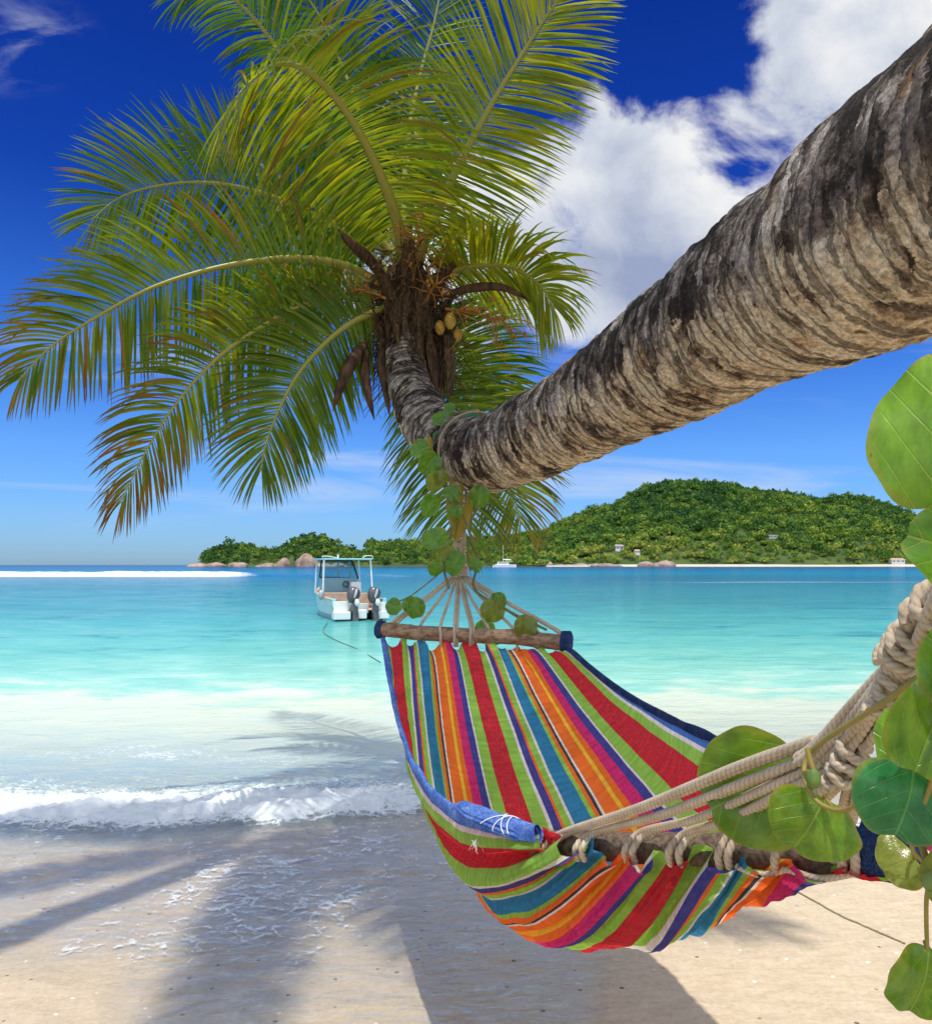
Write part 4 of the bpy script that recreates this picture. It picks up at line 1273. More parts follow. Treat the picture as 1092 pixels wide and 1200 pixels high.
def hem(edge, inner, outward, w, m='denim'):
    """folded denim strip sewn over one long edge"""
    n = len(edge)
    T = norm(np.gradient(edge, axis=0)); I = norm(inner - edge); Nn = norm(np.cross(T, I))
    wob = fbm(np.stack([np.linspace(0, 14, n), np.zeros(n), np.zeros(n)], 1), 4, 521)
    wob2 = fbm(np.stack([np.linspace(0, 40, n), np.zeros(n) + 3, np.zeros(n)], 1), 3, 525)
    rows = []
    for k, (a, o) in enumerate([(1.0, .006), (.6, .0085), (.2, .0085), (-.12, .004), (-.2, 0), (-.12, -.006), (.2, -.009), (.6, -.008), (1.0, -.006)]):
        rows.append(edge + I * (w * a * (1 + .25 * wob))[:, None] + Nn * (o + .006 * wob2 * max(a, 0) + .006 * wob)[:, None])
    V = np.stack(rows, 1)
    MB().grid(V.reshape(-1, 3), n, len(rows)).build('denim_hem', M[m], ham, True)


hem(CP[:, 0], CP[:, 14], 1, .030)
hem(CP[:, -1], CP[:, -15], -1, .020, 'navy')


def bar(p0, p1, r, seed, ext=.03, m='drift'):
    d = norm(p1 - p0)
    pts = [p0 - d * ext + (p1 - p0 + d * 2 * ext) * t for t in np.linspace(0, 1, 70)]
    pts = np.array(pts)
    t = np.linspace(0, 1, 70)
    pts = pts + .008 * np.stack([fbm(np.stack([t * 4, 0 * t, 0 * t], 1), 2, seed), 0 * t, fbm(np.stack([t * 4, 0 * t + 2, 0 * t], 1), 2, seed + 3)], 1)
    T, S, N = frames(pts)
    nv = 28; a = np.linspace(0, 2 * np.pi, nv, endpoint=False)
    q = np.stack(np.broadcast_arrays(np.cos(a)[None] * 1.5, np.sin(a)[None] * 1.5, t[:, None] * 14), -1)
    R = r * (1 + .10 * fbm(q, 4, seed + 9) + .05 * np.cos(a * 2)[None])
    # knots
    for tk, ak in ((.18, 1.0), (.42, 4.0), (.63, 5.2), (.84, 4.6)):
        R = R + r * .22 * np.exp(-((t[:, None] - tk) / .012) ** 2) * np.maximum(np.cos(a - ak), 0)[None] ** 3
    v = pts[:, None] + R[..., None] * (np.cos(a)[None, :, None] * S[:, None] + np.sin(a)[None, :, None] * N[:, None])
    b = MB().grid(v.reshape(-1, 3), 70, nv, True)
    for row in (0, -1):
        b.add(np.vstack([v[row], v[row].mean(0)[None]]), [[k, (k + 1) % nv, nv] for k in range(nv)])
    b.build('spreader_bar', M[m], ham, True, p0)


bar(BF0, BF1, .034, 31, .015)
bar(BN0 + np.array([0, .018, -.014]), BN1 + np.array([0, .018, -.014]), .032, 41, .02, 'drift_dark')


def wrap_end(p, d, r, l, m='navy'):
    """denim wrapped round the end of a bar"""
    d = norm(d)
    pts = np.array([p + d * l * t for t in np.linspace(-.6, 1.0, 14)])
    T, S, N = frames(pts)
    nv = 36; a = np.linspace(0, 2 * np.pi, nv, endpoint=False); t = np.linspace(0, 1, 14)
    q = np.stack(np.broadcast_arrays(np.cos(a)[None] * 2.5, np.sin(a)[None] * 2.5, t[:, None] * 2), -1)
    R = r * (1.0 + .16 * fbm(q, 4, int(abs(p[0]) * 1000)) + .12 * np.abs(np.sin(a * 3))[None])
    R[-1] *= .62; R[-2] *= .93
    v = pts[:, None] + R[..., None] * (np.cos(a)[None, :, None] * S[:, None] + np.sin(a)[None, :, None] * N[:, None])
    b = MB().grid(v.reshape(-1, 3), 14, nv, True)
    b.add(np.vstack([v[-1], v[-1].mean(0)[None]]), [[k, (k + 1) % nv, nv] for k in range(nv)])
    b.build('denim_wrap', M[m], ham, True, p)


df, dn_ = norm(BF1 - BF0), norm(BN1 - BN0)
wrap_end(BF0 + df * .005, -df, .037, .022)
wrap_end(BF1 - df * .005, df, .039, .026)
wrap_end(BN1 - dn_ * .005, dn_, .041, .040)

# bunched denim of the near left corner, bound with white thread
def bunch():
    pts = np.array([P(540, 944, 2.10), P(562, 956, 1.98), P(588, 966, 1.88), P(612, 975, 1.80), P(636, 984, 1.745), P(652, 990, 1.715)])
    q, s = spline(pts, 46); t = s / s[-1]
    T, S, N = frames(q, (0, -.6, 1))
    nv = 64; a = np.linspace(0, 2 * np.pi, nv, endpoint=False)
    base = .032 * np.interp(t, [0, .2, .55, .78, .92, 1], [.70, 1.0, 1.0, .88, .72, .30])
    ang = a[None] + .4 * fbm(np.stack(np.broadcast_arrays(np.cos(a)[None] * 2, np.sin(a)[None] * 2, t[:, None] * 2), -1), 3, 531)
    fl = np.abs(np.sin(ang * 5.5)) ** .7
    R = base[:, None] * (1 + .16 * fbm(np.stack(np.broadcast_arrays(np.cos(a)[None] * 1.6, np.sin(a)[None] * 1.6, t[:, None] * 7), -1), 4, 535)) * (.76 + .34 * fl * np.interp(t, [0, .3, 1], [.25, .6, 1.2])[:, None])
    v = q[:, None] + R[..., None] * (np.cos(a)[None, :, None] * S[:, None] * 1.05 + .62 * np.sin(a)[None, :, None] * N[:, None])
    b = MB().grid(v.reshape(-1, 3), 46, nv, True)
    b.add(np.vstack([v[-1], q[-1][None]]), [[k, (k + 1) % nv, nv] for k in range(nv)])
    b.build('denim_bunch', M['denim'], ham, True, pts[0])
    # criss-cross binding thread
    th = MB()
    for i0, i1, a0 in ((20, 31, .3), (31, 21, .1), (26, 27, .0), (33, 24, .2)):
        ii = np.linspace(i0, i1, 26); aa = np.linspace(a0, a0 + math.pi * 1.0, 26)
        R2 = np.interp(ii, np.arange(46), base) * 1.06
        p = np.stack([np.interp(ii, np.arange(46), q[:, k]) for k in range(3)], 1)
        Sx = np.stack([np.interp(ii, np.arange(46), S[:, k]) for k in range(3)], 1); Nx = np.stack([np.interp(ii, np.arange(46), N[:, k]) for k in range(3)], 1)
        th.tube(p + R2[:, None] * (np.cos(aa)[:, None] * Sx * 1.05 + .64 * np.sin(aa)[:, None] * Nx), .0013, 5, False)
    th.build('binding_thread', M['thread'], ham, True, pts[2])


bunch()

# far cords: fanning down from one knot
APEX = P(537, 672, 3.60)
fs = [.075, .10, .235, .345, .42, .505, .60, .735, .85, .955]
infront = {3, 4, 5}
for i, u in enumerate(fs):
    pb = BF0 + (BF1 - BF0) * u
    st = APEX + np.array([(u - .5) * .05, 0, -.01])
    up_ = np.array([0, .0, .034])
    if i in infront:
        pts = [st, st * .5 + (pb + up_) * .5, pb + np.array([0, -.020, .045]), pb + np.array([0, -.043, .0]), pb + np.array([0, -.030, -.050])]
    else:
        pts = [st, st * .5 + (pb + up_) * .5 + np.array([0, 0, -.004]), pb + np.array([0, .012, .038]), pb + np.array([0, .04, 0])]
    rope(pts, .0072 if i else .010, 'cord', ham)
    if i in (0, 9, 4, 5):
        rope([p + np.array([.011, .008, .0]) for p in pts], .0066, 'cord', ham)
# slack loops of cord from bar to cloth at the far end
for k in range(7):
    u = (k + 1) / 8.0
    pb = BF0 + (BF1 - BF0) * u
    rope([pb + np.array([0, .02, -.02]), pb + np.array([0, -.015, -.035]), pb + np.array([0, -.012, -.058])], .005, 'cord_loop', ham)
# knot and sling round the trunk
KN = P(539, 645, 3.62)
coil(APEX + np.array([0, 0, -.015]), APEX + np.array([.01, 0, .045]), .030, .0105, 4.2, 'knot', ham, .003, 1)
coil(KN + np.array([0, 0, -.03]), KN + np.array([-.003, 0, .07]), .020, .0115, 3.0, 'knot', ham, .003, 2)
for k in range(5):
    a = k * 1.256
    o = np.array([math.cos(a) * .016, math.sin(a) * .016, 0])
    rope([APEX + o * 1.4 + np.array([0, 0, -.02]), APEX + o + np.array([0, 0, .06]), KN + o + np.array([0, 0, .02]), KN + o * 1.3 + np.array([.0, 0, .09])], .010, 'sling_rope', ham)
tc_ = np.array([.055, 3.68, 2.235])
ring = []
for a in np.linspace(-math.pi * .5, math.pi * 1.5, 22):
    ring.append(tc_ + np.array([-.92 * math.cos(a) * .2, -.25 * math.cos(a) * .2, math.sin(a) * .197]))
ring[0] = KN + np.array([0, 0, .08]); ring[-1] = KN + np.array([.01, 0, .08])
rope(ring, .007, 'sling_rope', ham, 'cord')

# near cords: laid rope converging to the twisted hanging rope on the right
K1 = P(958, 884, 1.03); K2 = P(985, 905, 1.00)
NR = .0074
def nearcord(u, K, off, r=NR, over=True):
    pb = BN0 + (BN1 - BN0) * u
    ax = norm(K - pb)
    pts = [pb + np.array([-.010, -.050, -.020]), pb + np.array([-.016, -.062, .010]), pb + ax * .066 + np.array([0, -.014, .014]), pb * .55 + K * .45 + np.array([0, 0, -.004]) + off * .6, pb * .2 + K * .8 + off, K + off]
    rope(pts, r, 'cord', ham)
    return
    lp = [pb + np.array([-.026, -.060, .006]), pb + np.array([-.016, -.071, -.004]), pb + np.array([-.004, -.069, -.004]), pb + np.array([.002, -.058, .006])]
    rope(lp, r * .62, 'cord_loop', ham)


def O(x, y, z):
    return np.array([x, y, z])


nearcord(.015, K1, O(-.004, 0, .020)); nearcord(.045, K1, O(.0, .012, .012))
nearcord(.14, K1, O(.002, -.010, .004)); nearcord(.165, K1, O(.006, .006, -.004))
nearcord(.32, K1, O(.004, -.012, -.008)); nearcord(.345, K1, O(.01, .010, -.012))
nearcord(.46, K2, O(-.010, -.008, .006)); nearcord(.49, K2, O(-.004, .008, .002))
nearcord(.60, K2, O(.0, -.010, -.002)); nearcord(.625, K2, O(.004, .006, .0))
nearcord(.74, K2, O(.008, -.006, .0)); nearcord(.885, K2, O(.014, .004, .006)); nearcord(.91, K2, O(.018, -.006, .004))
# thin lashings along the near bar, loop to loop
for u0, u1 in ((.62, .74), (.74, .89)):
    a, c = BN0 + (BN1 - BN0) * u0, BN0 + (BN1 - BN0) * u1
    rope([a + O(.0, -.066, -.012), a * .5 + c * .5 + O(0, -.070, -.022), c + O(0, -.066, -.012)], .0056, 'lashing', ham)
rope([BN0 + (BN1 - BN0) * u + O(0, -.036, -.004) for u in (.86, .92, .99)], .0085, 'lashing', ham)

# the thick twisted hanger
HANG = [P(940, 893, 1.05), P(962, 880, 1.02), P(1005, 838, .95), P(1048, 785, .88), P(1085, 735, .80), P(1140, 660, .72), (.52, .58, 1.90), (.62, .50, 2.05), (.70, .45, 2.25)]
hq, hs = spline(HANG, 150)
HT, HS_, HN = frames(hq)
for i in range(9):
    ph = i / 9 * 2 * math.pi
    Rr = np.interp(hs / hs[-1], [0, .08, .3, .6, 1], [.010, .013, .0145, .015, .016]) * (1.0 if i < 7 else .35)
    a = ph + hs * (16.0 if i % 2 else 13.0) * .7
    rope(hq + Rr[:, None] * (np.cos(a)[:, None] * HS_ + np.sin(a)[:, None] * HN), .0064, 'hanger_rope', ham)
# knotted braid under it, from the right-hand cords
for i in range(5):
    o = O(.012 * math.cos(i * 1.3), .012 * math.sin(i * 1.3), .006 * math.cos(i * 2.1))
    rope([K2 + o, P(992, 892, .985) + o, P(1012, 862, .955) + o * .8, P(1040, 820, .905) + o, P(1075, 760, .83) + o], .0066, 'hanger_rope', ham)
coil(P(981, 922, .99), P(1003, 868, .965), .016, .0066, 3.8, 'knot', ham, .0015, 3)
coil(P(1035, 842, .90), P(1062, 792, .865), .021, .0058, 3.6, 'knot', ham, .0015, 4)
coil(P(1052, 776, .865), P(1078, 738, .815), .022, .0060, 3.0, 'knot', ham, .0015, 5)
coil(P(1092, 728, .80), P(1110, 702, .77), .026, .0072, 1.6, 'knot', ham, .0015, 6)
# it is made fast round the trunk beyond the frame
rg_ = [np.array([.70, .45, 2.25]) + O(0, 0, 0)]
rope([(.70 + .215 * math.cos(a), .45, 2.19 + .215 * math.sin(a)) for a in np.linspace(-2.3, 4.0, 24)], .0085, 'sling_rope', ham)
# frayed thread ends on the near edge
r9 = np.random.default_rng(9)
for px, py, d in ((556, 985, 1.95), (735, 1003, 1.60), (742, 1012, 1.58), (700, 1000, 1.66), (792, 1008, 1.52), (905, 1015, 1.35)):
    fz = MB()
    for k in range(6):
        strand(fz, P(px, py, d) + r9.normal(0, .004, 3), (r9.normal(0, .6), -1, -.3), r9.uniform(.02, .045), .0008, r9, 4, .6, .5)
    fz.build('frayed_thread', M['thread'], ham, True, P(px, py, d))


# ------------------------------------------------------------------ vines
def vine_leaf(parent, c, w, l, tip, nrm, mat='leaf', fold=.25, curl=.2, notch=.16, seed=0, label=None):
    """broad two-lobed leaf: c centre, w half width, l half length, tip direction from base to tip, nrm upper face"""
    r = np.random.default_rng(seed)
    c = np.asarray(c, float)
    tp = norm(tip); nn = np.asarray(nrm, float); nn = norm(nn - tp * np.dot(nn, tp)); sd_ = np.cross(tp, nn)
    na, nr = 72, 16
    a = np.linspace(0, 2 * np.pi, na, endpoint=False)               # 0 = tip
    R = 1 - notch * np.exp(-(np.minimum(a, 2 * np.pi - a) / .20) ** 2) - .10 * np.exp(-((a - np.pi) / .30) ** 2) + .012 * np.sin(a * 5 + r.uniform(0, 6)) + .012 * np.sin(a * 9 + r.uniform(0, 6))
    f = np.linspace(0, 1, nr)[:, None]
    u = f * R[None] * np.sin(a)[None]; v = f * R[None] * np.cos(a)[None]
    u = u * (1 - .10 * v)
    wave = .09 * np.sin(3 * a + r.uniform(0, 6))[None] * f ** 2 + .045 * np.sin(7 * a + r.uniform(0, 6))[None] * f ** 3
    z = fold * (np.sqrt(u ** 2 + .006) - .08) - curl * (v * .9 + .2) ** 2 - curl * .35 * u ** 2 + wave
    pos = c + (u * w)[..., None] * sd_ + (v * l)[..., None] * tp + (z * min(w, l))[..., None] * nn
    uv = np.stack([u, (v + 1) / 2], -1)
    b = MB().grid(pos.reshape(-1, 3), nr, na, True, uv.reshape(-1, 2), r.uniform(0, 20, 3))
    o = b.build('leaf', M[mat], parent, True, c)
    if label:
        o['label'] = label
    base = c - tp * l * .88 + nn * (-curl * .35) * min(w, l)
    return o, base


def img(ang, depth=0.0):
    """direction in the upright plane facing the beach: angle from +x towards up, plus a component away"""
    a = math.radians(ang)
    return np.array([math.cos(a), depth, math.sin(a)])


STEMS = {}


def stalk(parent, pts, r, mat='stem', name='stem'):
    q, s = spline(pts, max(14, len(pts) * 9))
    if name == 'stem':
        STEMS.setdefault(parent.name, []).append(spline(pts, 80)[0])
    r = np.interp(s / s[-1], [0, 1], r) if hasattr(r, '__len__') else r
    return MB().tube(q, r, 8, True).build(name, M[mat], parent, True, q[0])


vine = thing('beach_vine', P(1110, 700, .75), 'large rounded-leaf vine twined on the thick near rope and hanging over the near bar', 'vine', 'beach vines on the hammock ropes')
stalk(vine, [P(1160, 600, .66), P(1120, 690, .72), P(1092, 775, .79), P(1050, 812, .84), P(1005, 842, .90), P(965, 868, .96), P(945, 888, .985), P(943, 915, .97), P(958, 940, .95), P(985, 950, .92), P(1010, 940, .88)], [.0042, .0030])
stalk(vine, [P(1140, 560, .60), P(1118, 610, .58), P(1105, 700, .62), P(1100, 800, .66), P(1095, 900, .68), P(1068, 985, .70), P(1082, 1012, .71), P(1088, 1030, .71), P(1085, 1055, .72), P(1085, 1085, .73), P(1086, 1112, .735)], [.0030, .0019])
L = [
    # c, w, l, tip, nrm, mat, fold, curl, seed, stalk start
    (P(1116, 497, .52), .050, .061, img(82, .12), (-.45, -1, .05), 'leaf_lit', -.36, .22, 1, P(1130, 590, .56)),
    (P(1130, 648, .52), .038, .042, img(160, -.1), (-.25, -1, .25), 'leaf', .20, .15, 2, P(1140, 640, .57)),
    (P(1092, 852, .68), .0400, .0475, img(68, .0), (-.20, -1, .25), 'leaf_mid', .45, .22, 3, P(1100, 920, .70)),
    (P(1072, 872, .715), .036, .040, img(120, .3), (-.9, -.55, .2), 'leaf_lit', .2, .25, 4, P(1095, 910, .72)),
    (P(1064, 940, .69), .052, .037, img(250, -.2), (-.05, -1, .42), 'leaf_blue', .22, .38, 5, P(1072, 895, .72)),
    (P(882, 925, 1.20), .094, .088, img(214, .35), (-.25, -1, .35), 'leaf_mid', .42, .30, 6, P(948, 905, 1.0)),
    (P(950, 966, .97), .060, .041, img(238, -.15), (.10, -1, .52), 'leaf_mid', .36, .38, 7, P(975, 946, .94)),
    (P(1082, 1152, .74), .044, .036, img(252, -.1), (.15, -1, .35), 'leaf_mid', .45, .32, 8, P(1086, 1112, .735)),
    (P(1052, 1012, .76), .030, .018, img(205, .2), (.0, -.6, .8), 'leaf_old', .3, .2, 9, P(1072, 990, .72)),
    (P(1120, 1030, .70), .034, .030, img(200, .1), (-.3, -1, .3), 'leaf_old', .4, .2, 10, P(1090, 1000, .71)),
    (P(1140, 780, .66), .045, .045, img(110, .1), (-.5, -1, .2), 'leaf', .2, .2, 11, P(1105, 800, .66)),
]
for c, w, l, tp, nn, mt, fo, cu, sdd, st in L:
    o, base = vine_leaf(vine, c, w, l, tp, nn, mt, fo, cu, .13, sdd)
    stalk(vine, [st, st * .5 + base * .5 + np.array([0, .006, .004]), base], [.0019, .0015], 'stem', 'leaf_stalk')
for px, py, d, r in ((953, 912, .955, .0085), (1089, 1030, .71, .0075)):
    c = P(px, py, d)
    t = np.linspace(-1, 1, 14)
    MB().tube(np.array([c + np.array([0, 0, -x * r * 1.5]) for x in t]), r * np.sqrt(np.maximum(1 - t ** 2, .02)) * (1 + .15 * t), 12).build('bud', M['bud'], vine, True, c)
    stalk(vine, [c + np.array([-.004, .01, .035]), c + np.array([-.002, .004, .02]), c + np.array([0, 0, .01])], .0032)
# faded pink flower bud by the edge
c = P(1089, 992, .70)
MB().tube(np.array([c + np.array([-.002 * t, 0, .004 * t]) for t in np.linspace(-1, 1, 8)]), .0035 * np.array([.3, .8, 1, 1, .9, .7, .5, .2]), 10).build('flower_bud', mat_simple('pink_petal', (.45, .05, .12), (.55, .10, .18), 40, .6), vine, True, c)

vine2 = thing('beach_vine', P(530, 490, 3.7), 'small-leaved green vine wound round the trunk bend and trailing down to the far knot', 'vine', 'beach vines on the hammock ropes')
TB = np.array([.0, 3.72, 2.24])
stalk(vine2, [P(575, 490, 3.75), P(548, 482, 3.85), P(520, 492, 3.95), P(510, 510, 3.95), P(512, 540, 3.75), P(522, 575, 3.55), P(530, 610, 3.5), P(524, 640, 3.5), P(520, 665, 3.48), P(526, 690, 3.45)], .006, 'stem_dark')
stalk(vine2, [P(505, 500, 4.0), P(508, 530, 3.85), P(519, 560, 3.6), P(540, 600, 3.5), P(556, 640, 3.5), P(560, 660, 3.5), P(556, 690, 3.45), P(592, 714, 3.3), P(640, 738, 3.15)], .006, 'stem_dark')
stalk(vine2, [P(548, 566, 3.62), P(553, 600, 3.6), P(548, 650, 3.58), P(552, 668, 3.5)], .004, 'stem_dark')
stalk(vine2, [P(535, 655, 3.5), P(515, 672, 3.45), P(490, 692, 3.42), P(478, 700, 3.4), P(464, 706, 3.38)], .003, 'stem_dark')
rv = np.random.default_rng(5)
for px, py, d, ww, ang, mt in ((516, 490, 3.85, 15, 150, 'leaf'), (527, 480, 3.9, 10, 80, 'leaf'), (552, 490, 3.72, 12, 20, 'leaf_blue'), (492, 527, 3.7, 17, 190, 'leaf'), (503, 543, 3.62, 18, 230, 'leaf'), (514, 512, 3.8, 10, 280, 'leaf_blue'), (508, 566, 3.55, 14, 250, 'leaf_old'),
                            (530, 578, 3.5, 14, 300, 'leaf'), (504, 592, 3.5, 17, 250, 'leaf'), (516, 560, 3.55, 14, 290, 'leaf_old'), (562, 582, 3.46, 17, 265, 'leaf'), (533, 600, 3.48, 13, 260, 'leaf'), (510, 632, 3.44, 19, 195, 'leaf'), (533, 660, 3.42, 19, 235, 'leaf'), (510, 666, 3.42, 13, 260, 'leaf'), (556, 663, 3.44, 13, 320, 'leaf'), (562, 640, 3.5, 8, 300, 'leaf'), (523, 648, 3.46, 14, 250, 'leaf_old'),
                            (461, 711, 3.36, 15, 200, 'leaf'), (487, 712, 3.36, 17, 100, 'leaf'), (480, 708, 3.42, 13, 100, 'leaf'), (577, 716, 3.28, 21, 265, 'leaf_old'), (568, 738, 3.34, 17, 250, 'leaf'), (616, 735, 3.18, 19, 260, 'leaf_old'), (584, 705, 3.35, 14, 280, 'leaf')):
    c = P(px, py, d); w = .72 * ww / 900 * d
    tp = img(ang, rv.uniform(-.3, .3)); nn = (rv.uniform(-.5, .5), -1, rv.uniform(.0, .6))
    o, base = vine_leaf(vine2, c, w, w * rv.uniform(.95, 1.25), tp, nn, mt, rv.uniform(.1, .4), rv.uniform(.1, .35), .10, 100 + px)
    allst = np.vstack(STEMS[vine2.name]); st = allst[np.argmin(np.linalg.norm(allst - base, axis=1))]
    stalk(vine2, [st, (st + base) / 2 + np.array([0, 0, .01]), base], .0022, 'stem_dark', 'leaf_stalk')
# yellowed hanging strips
for i, pts in enumerate(([(541, 566, 3.62), (538, 590, 3.58), (536, 612, 3.56), (534, 632, 3.54)], [(552, 574, 3.6), (548, 600, 3.55), (540, 622, 3.53), (534, 634, 3.52)], [(530, 560, 3.62), (528, 590, 3.56), (531, 615, 3.54), (533, 632, 3.53)], [(507, 508, 3.9), (504, 520, 3.82), (506, 535, 3.78)])):
    q, s = spline([P(*p) for p in pts], 14)
    T, S, N = frames(q, (.2, -1, 0))
    wd = .022 * np.sin(np.linspace(.35, 2.9, 14))
    V = np.stack([q - S * wd[:, None] - N * .004, q + N * .004, q + S * wd[:, None] - N * .004], 1)
    MB().grid(V.reshape(-1, 3), 14, 3).build('dry_strip', M['dryleaf'], vine2, True, q[0])


# ------------------------------------------------------------------ boats
def loft(b, secs, closed=False, mi=0, flip=False):
    V = np.asarray(secs, float)
    return b.grid(V.reshape(-1, 3), V.shape[0], V.shape[1], closed, mi=mi)


def motorboat():
    org = np.array([(421 - 546) / FPX * 23.6, 23.6, 0.0])
    yaw = math.radians(21)
    ca, sa = math.cos(yaw), math.sin(yaw)
    def W(v):
        v = np.asarray(v, float)
        return np.stack([v[..., 0] * ca - v[..., 1] * sa, v[..., 0] * sa + v[..., 1] * ca, v[..., 2]], -1) + org
    t = thing('motorboat', org, 'small white open motorboat with two dark outboards and light roof frame on shallow water', 'boat')
    def mk(name, b, m, smooth_=False, parent=t, bevel=0.0):
        b.v = [W(v) for v in b.v]
        return b.build(name, M[m], parent, smooth_, W(np.zeros(3)) if parent is t else None, bevel)
    ys = np.linspace(0, 5.4, 26)
    hb = lambda y: .84 * (1 - np.clip((y - 2.0) / 3.5, 0, 1) ** 2.2)
    sh = lambda y: .62 + .34 * np.clip(y / 5.4, 0, 1) ** 1.8
    secs = []
    for y in ys:
        h, z = hb(y), sh(y)
        rake = 1 + .0
        half = [(h, z), (h * .98, z - .12), (h * .93, .20 + .2 * (y / 5.4) ** 3), (h * .86, .02 + .25 * (y / 5.4) ** 4), (0, -.22 + .4 * (y / 5.4) ** 5)]
        secs.append([(-a, y, c) for a, c in half] + [(a, y, c) for a, c in half[::-1][1:]])
    mk('hull', loft(MB(), secs), 'hull_shade', True)
    bt = MB()
    for sg in (-1, 1):
        bt.grid(np.array([[(sg * (hb(y) * .90 + .012), y, .17 + .2 * (y / 5.4) ** 3), (sg * (hb(y) * .865 + .012), y, -.02 + .25 * (y / 5.4) ** 4)] for y in ys]).reshape(-1, 3), 26, 2)
    mk('boot_stripe', bt, 'greyblue')
    # rub rail and tan gunwale
    b = MB()
    for sg in (-1, 1):
        b.grid(np.array([[(sg * (hb(y) + .02), y, sh(y) + .02), (sg * max(hb(y) - .14, 0), y, sh(y) + .03), (sg * max(hb(y) - .14, 0), y, sh(y) - .30)] for y in ys]).reshape(-1, 3), 26, 3)
    mk('gunwale', b, 'tan')
    b = MB().grid(np.array([[(-hb(y) + .12, y, .30), (hb(y) - .12, y, .30)] for y in np.linspace(.1, 3.6, 10)]).reshape(-1, 3), 10, 2)
    b.grid(np.array([[(-hb(y) + .02, y, sh(y) + .04), (0, y, sh(y) + .09), (hb(y) - .02, y, sh(y) + .04)] for y in np.linspace(3.6, 5.35, 8)]).reshape(-1, 3), 8, 3)
    mk('deck', b, 'tan')
    b = MB().box((-.30, 1.75, .55), (.98, .5, .50)).box((.52, 1.75, .55), (.42, .5, .46))
    mk('bench', b, 'tan', bevel=.02)
    # transom with motor well
    b = MB().box((-.56, -.03, .44), (.50, .07, .30)).box((.60, -.03, .42), (.42, .07, .26)).box((0, .10, .36), (.62, .06, .30))
    mk('transom', b, 'white', bevel=.015)
    b = MB().box((-.60, -.20, .17), (.52, .34, .24)).box((.62, -.20, .17), (.48, .34, .24)).box((0.02, -.16, .20), (.32, .24, .28))
    mk('swim_platform', b, 'white', bevel=.03)
    b = MB().box((-.78, .02, .56), (.13, .14, .22), .0).box((.79, .02, .56), (.13, .14, .22))
    mk('corner_cleat', b, 'cyan', bevel=.02)
    # console, seat box, windscreen
    mk('console', MB().box((-.12, 2.55, .78), (1.22, .6, .98), taper=.94), 'greyblue', bevel=.03)
    mk('helm_seat', MB().box((.34, 2.05, .78), (.40, .40, .72), taper=.82), 'white', bevel=.03)
    b = MB(); c = np.array([(.14, 2.21, 1.06)])
    b.tube(np.array([(.06 + .09 * math.cos(a), 2.20, 1.06 + .09 * math.sin(a)) for a in np.linspace(0, 6.283, 20)]), .015, 6)
    mk('steering_wheel', b, 'black', True)
    fr = MB()
    A, B_, C_, D_ = (-.74, 2.6, 1.28), (.56, 2.6, 1.24), (.40, 2.75, 1.84), (-.66, 2.75, 1.84)
    for p, q in ((A, B_), (B_, C_), (C_, D_), (D_, A)):
        fr.tube(np.array([p, q]), .030, 6)
    f = mk('windscreen_frame', fr, 'black')
    mk('windscreen', MB().add([A, B_, C_, D_], [[0, 1, 2, 3]]), 'glass', parent=f)
    for x, y, x2, y2, z0 in ((-.84, 1.5, -.80, 1.5, .66), (.80, 1.5, .74, 1.55, .66), (-.80, 3.1, -.74, 3.1, .75), (.74, 3.1, .70, 3.1, .75)):
        mk('roof_post', MB().tube(np.array([(x, y, z0), (x2, y2, 1.87)]), .030, 8), 'steel', True)
    mk('roof_post', MB().tube(np.array([(-.08, 2.8, 1.2), (-.08, 2.8, 2.05)]), .035, 8), 'steel', True)
    mk('roof_post', MB().tube(np.array([(.33, 2.8, 1.2), (.30, 2.8, 1.86)]), .03, 8), 'steel', True)
    mk('roof', MB().box((-.02, 2.3, 1.89), (1.60, 1.75, .05)), 'cyan', bevel=.012)
    b = MB().tube(np.array([(-.86, 1.45, 1.93), (-.86, 1.45, 1.98), (-.70, 1.45, 1.98), (-.40, 1.45, 1.93)]), .016, 6).tube(np.array([(.45, 1.45, 1.93), (.55, 1.45, 2.0), (.76, 1.45, 2.0), (.80, 1.45, 1.92)]), .016, 6)
    mk('roof_rail', b, 'steel', True)
    b = MB(); c = np.array([-.93, 1.3, .74]); tt = np.linspace(-1, 1, 10)
    b.tube(np.array([c + [0, 0, x * .16] for x in tt]), .09 * np.sqrt(np.maximum(1 - tt ** 2, .03)), 12)
    mk('fender', b, 'silver', True)
    # outboards
    for x in (-.19, .45):
        ob = MB()
        tt = np.linspace(0, 1, 14)
        cen = np.stack([x - .12 + .16 * (1 - tt), -.12 - .16 * tt, 1.02 - .46 * tt], 1)
        R = np.interp(tt, [0, .06, .2, .5, .8, 1], [.03, .12, .19, .21, .16, .09])
        ob.tube(cen, R, 16, True, (0, 1, .3), flat=.85)
        o = mk('outboard_motor', ob, 'engine', True)
        lg = MB().box((x, -.24, .28), (.20, .30, .62), taper=.75).box((x, -.30, -.12), (.12, .36, .30))
        mk('motor_leg', lg, 'engine', parent=o, bevel=.03)
        dc = MB()
        tt = np.linspace(.18, .78, 9)
        cen = np.stack([x - .12 + .16 * (1 - tt), -.12 - .16 * tt, 1.02 - .46 * tt], 1)
        for sgn, wdt in ((.4, .055),):
            p = cen + np.array([sgn * .075, -.165, .035])
            dc.tube(p, wdt * np.sin(np.linspace(.4, 2.8, 9)), 8, flat=.5)
        mk('silver_decal', dc, 'silver', True, o)
        mk('decal_plate', MB().tube(np.array([(x + .02, -.40, .66), (x + .03, -.43, .56), (x + .03, -.42, .47)]), [.05, .085, .05], 10), 'white', True, o)
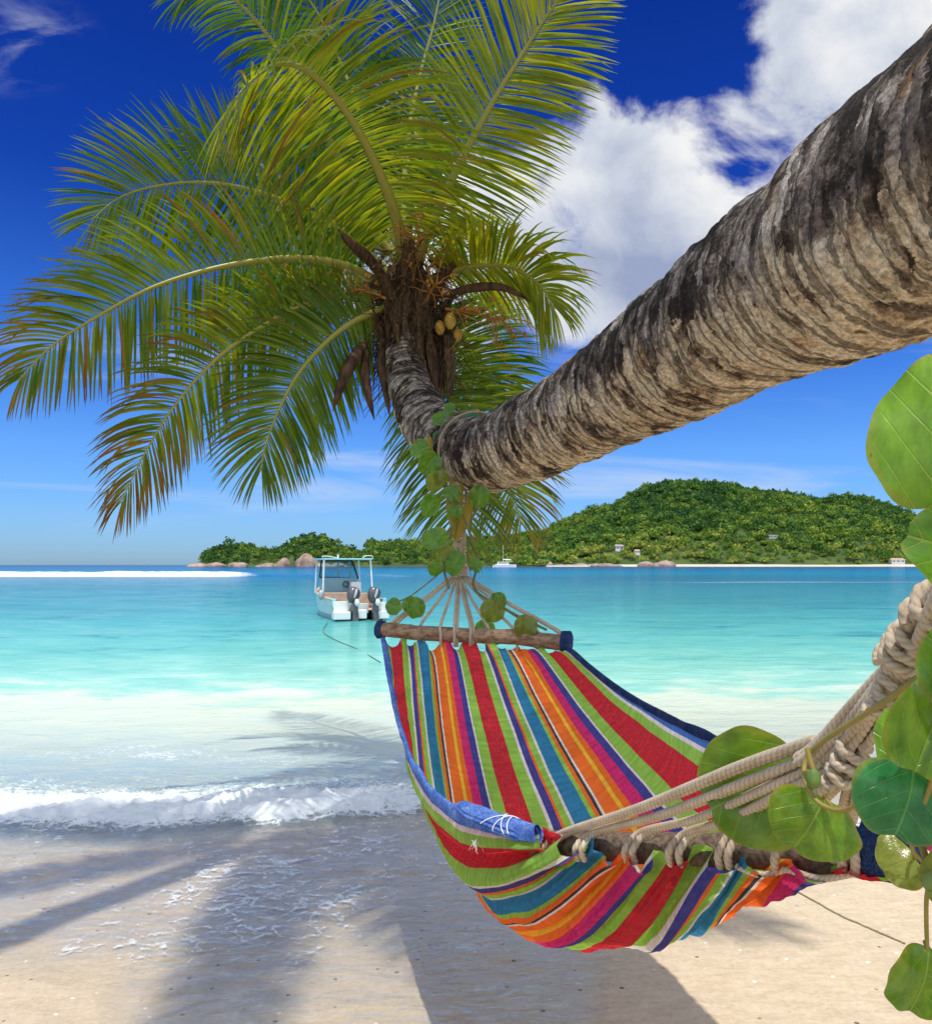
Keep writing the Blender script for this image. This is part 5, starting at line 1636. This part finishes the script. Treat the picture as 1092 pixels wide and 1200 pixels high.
    # mooring line running from the stern down into the shallows
    p = [W(np.array((-.80, -.05, .40))), P(383, 733, 22.0), P(379, 741, 19.4), P(392, 750, 17.4), P(420, 762, 15.3), P(446, 777, 13.3)]
    for k in range(1, 6):
        p[k][2] = max(p[k][2], .012) if k < 2 else .012
    q, s = spline(p, 60)
    q[:, 2] = np.maximum(q[:, 2], .012)
    l = MB().tube(q, .008, 6).build('mooring_line', M['line'], None, True, p[0])
    tag(l, 'dark mooring line trailing from the motorboat stern across the clear water', 'rope')


motorboat()


def catamaran():
    d = 560.0
    org = P(591, 662, d); org[2] = 0
    k = d / FPX            # metres per photo pixel here
    t = thing('catamaran', org, 'white sailing catamaran with bare mast anchored far out by the high hill', 'boat')
    def mk(name, b, m, smooth_=False):
        return b.build(name, M[m], t, smooth_, org)
    b = MB()
    for dy in (-3.0, 3.0):
        secs = []
        for x in np.linspace(-8.5, 8.5, 14):
            w = 1.1 * (1 - abs(x / 8.6) ** 3) + .05
            z = 1.9 + .2 * x / 8.5
            secs.append([org + np.array([x, dy + s_ * w * a, zz]) for s_, a, zz in ((-1, 1, z), (-1, .8, -.2), (1, .8, -.2), (1, 1, z), (-1, 1, z))])
        loft(b, secs)
    mk('hull', b, 'white')
    mk('bridge_deck', MB().box(org + np.array([-1, 0, 1.75]), (12, 6.4, .7)), 'white', False)
    mk('cabin', MB().box(org + np.array([-1.2, 0, 3.0]), (8.5, 5.2, 1.8), taper=.82), 'white')
    mk('window', MB().box(org + np.array([-1.2, -2.45, 3.1]), (6.6, .2, .7)), 'win')
    mk('cockpit_roof', MB().box(org + np.array([3.6, 0, 4.1]), (5, 4.6, .25)), 'white')
    mk('mast', MB().tube(np.array([org + [-1.0, 0, 3.8], org + [-1.0, 0, 19]]), .14, 8), 'steel', True)
    mk('boom', MB().tube(np.array([org + [-1.0, 0, 5.6], org + [4.6, 0, 5.4]]), .35, 8), 'white', True)


catamaran()

# thin cord lying on the sand
cx = []
for px, py in ((935, 1052), (960, 1068), (985, 1083), (1010, 1096), (1032, 1108), (1060, 1122)):
    d = 1.62 * FPX / (py - HZ); cx.append([(px - 546) / FPX * d, d])
for _ in range(3):
    pass
q, s = spline([(x, y, 0) for x, y in cx], 60)
q[:, 2] = sand_z(q[:, 0], q[:, 1]) + .016 * fbm(np.stack([q[:, 0], q[:, 1], 0 * q[:, 0]], -1) * 2.1, 4, 3) + .006 * fbm(np.stack([q[:, 0], q[:, 1], 0 * q[:, 0]], -1) * 11, 3, 8) + .0035
l = rope(q, .0042, 'sand_cord', None, 'cord')
tag(l, 'thin greenish cord lying on the dry sand under the hammock', 'rope')
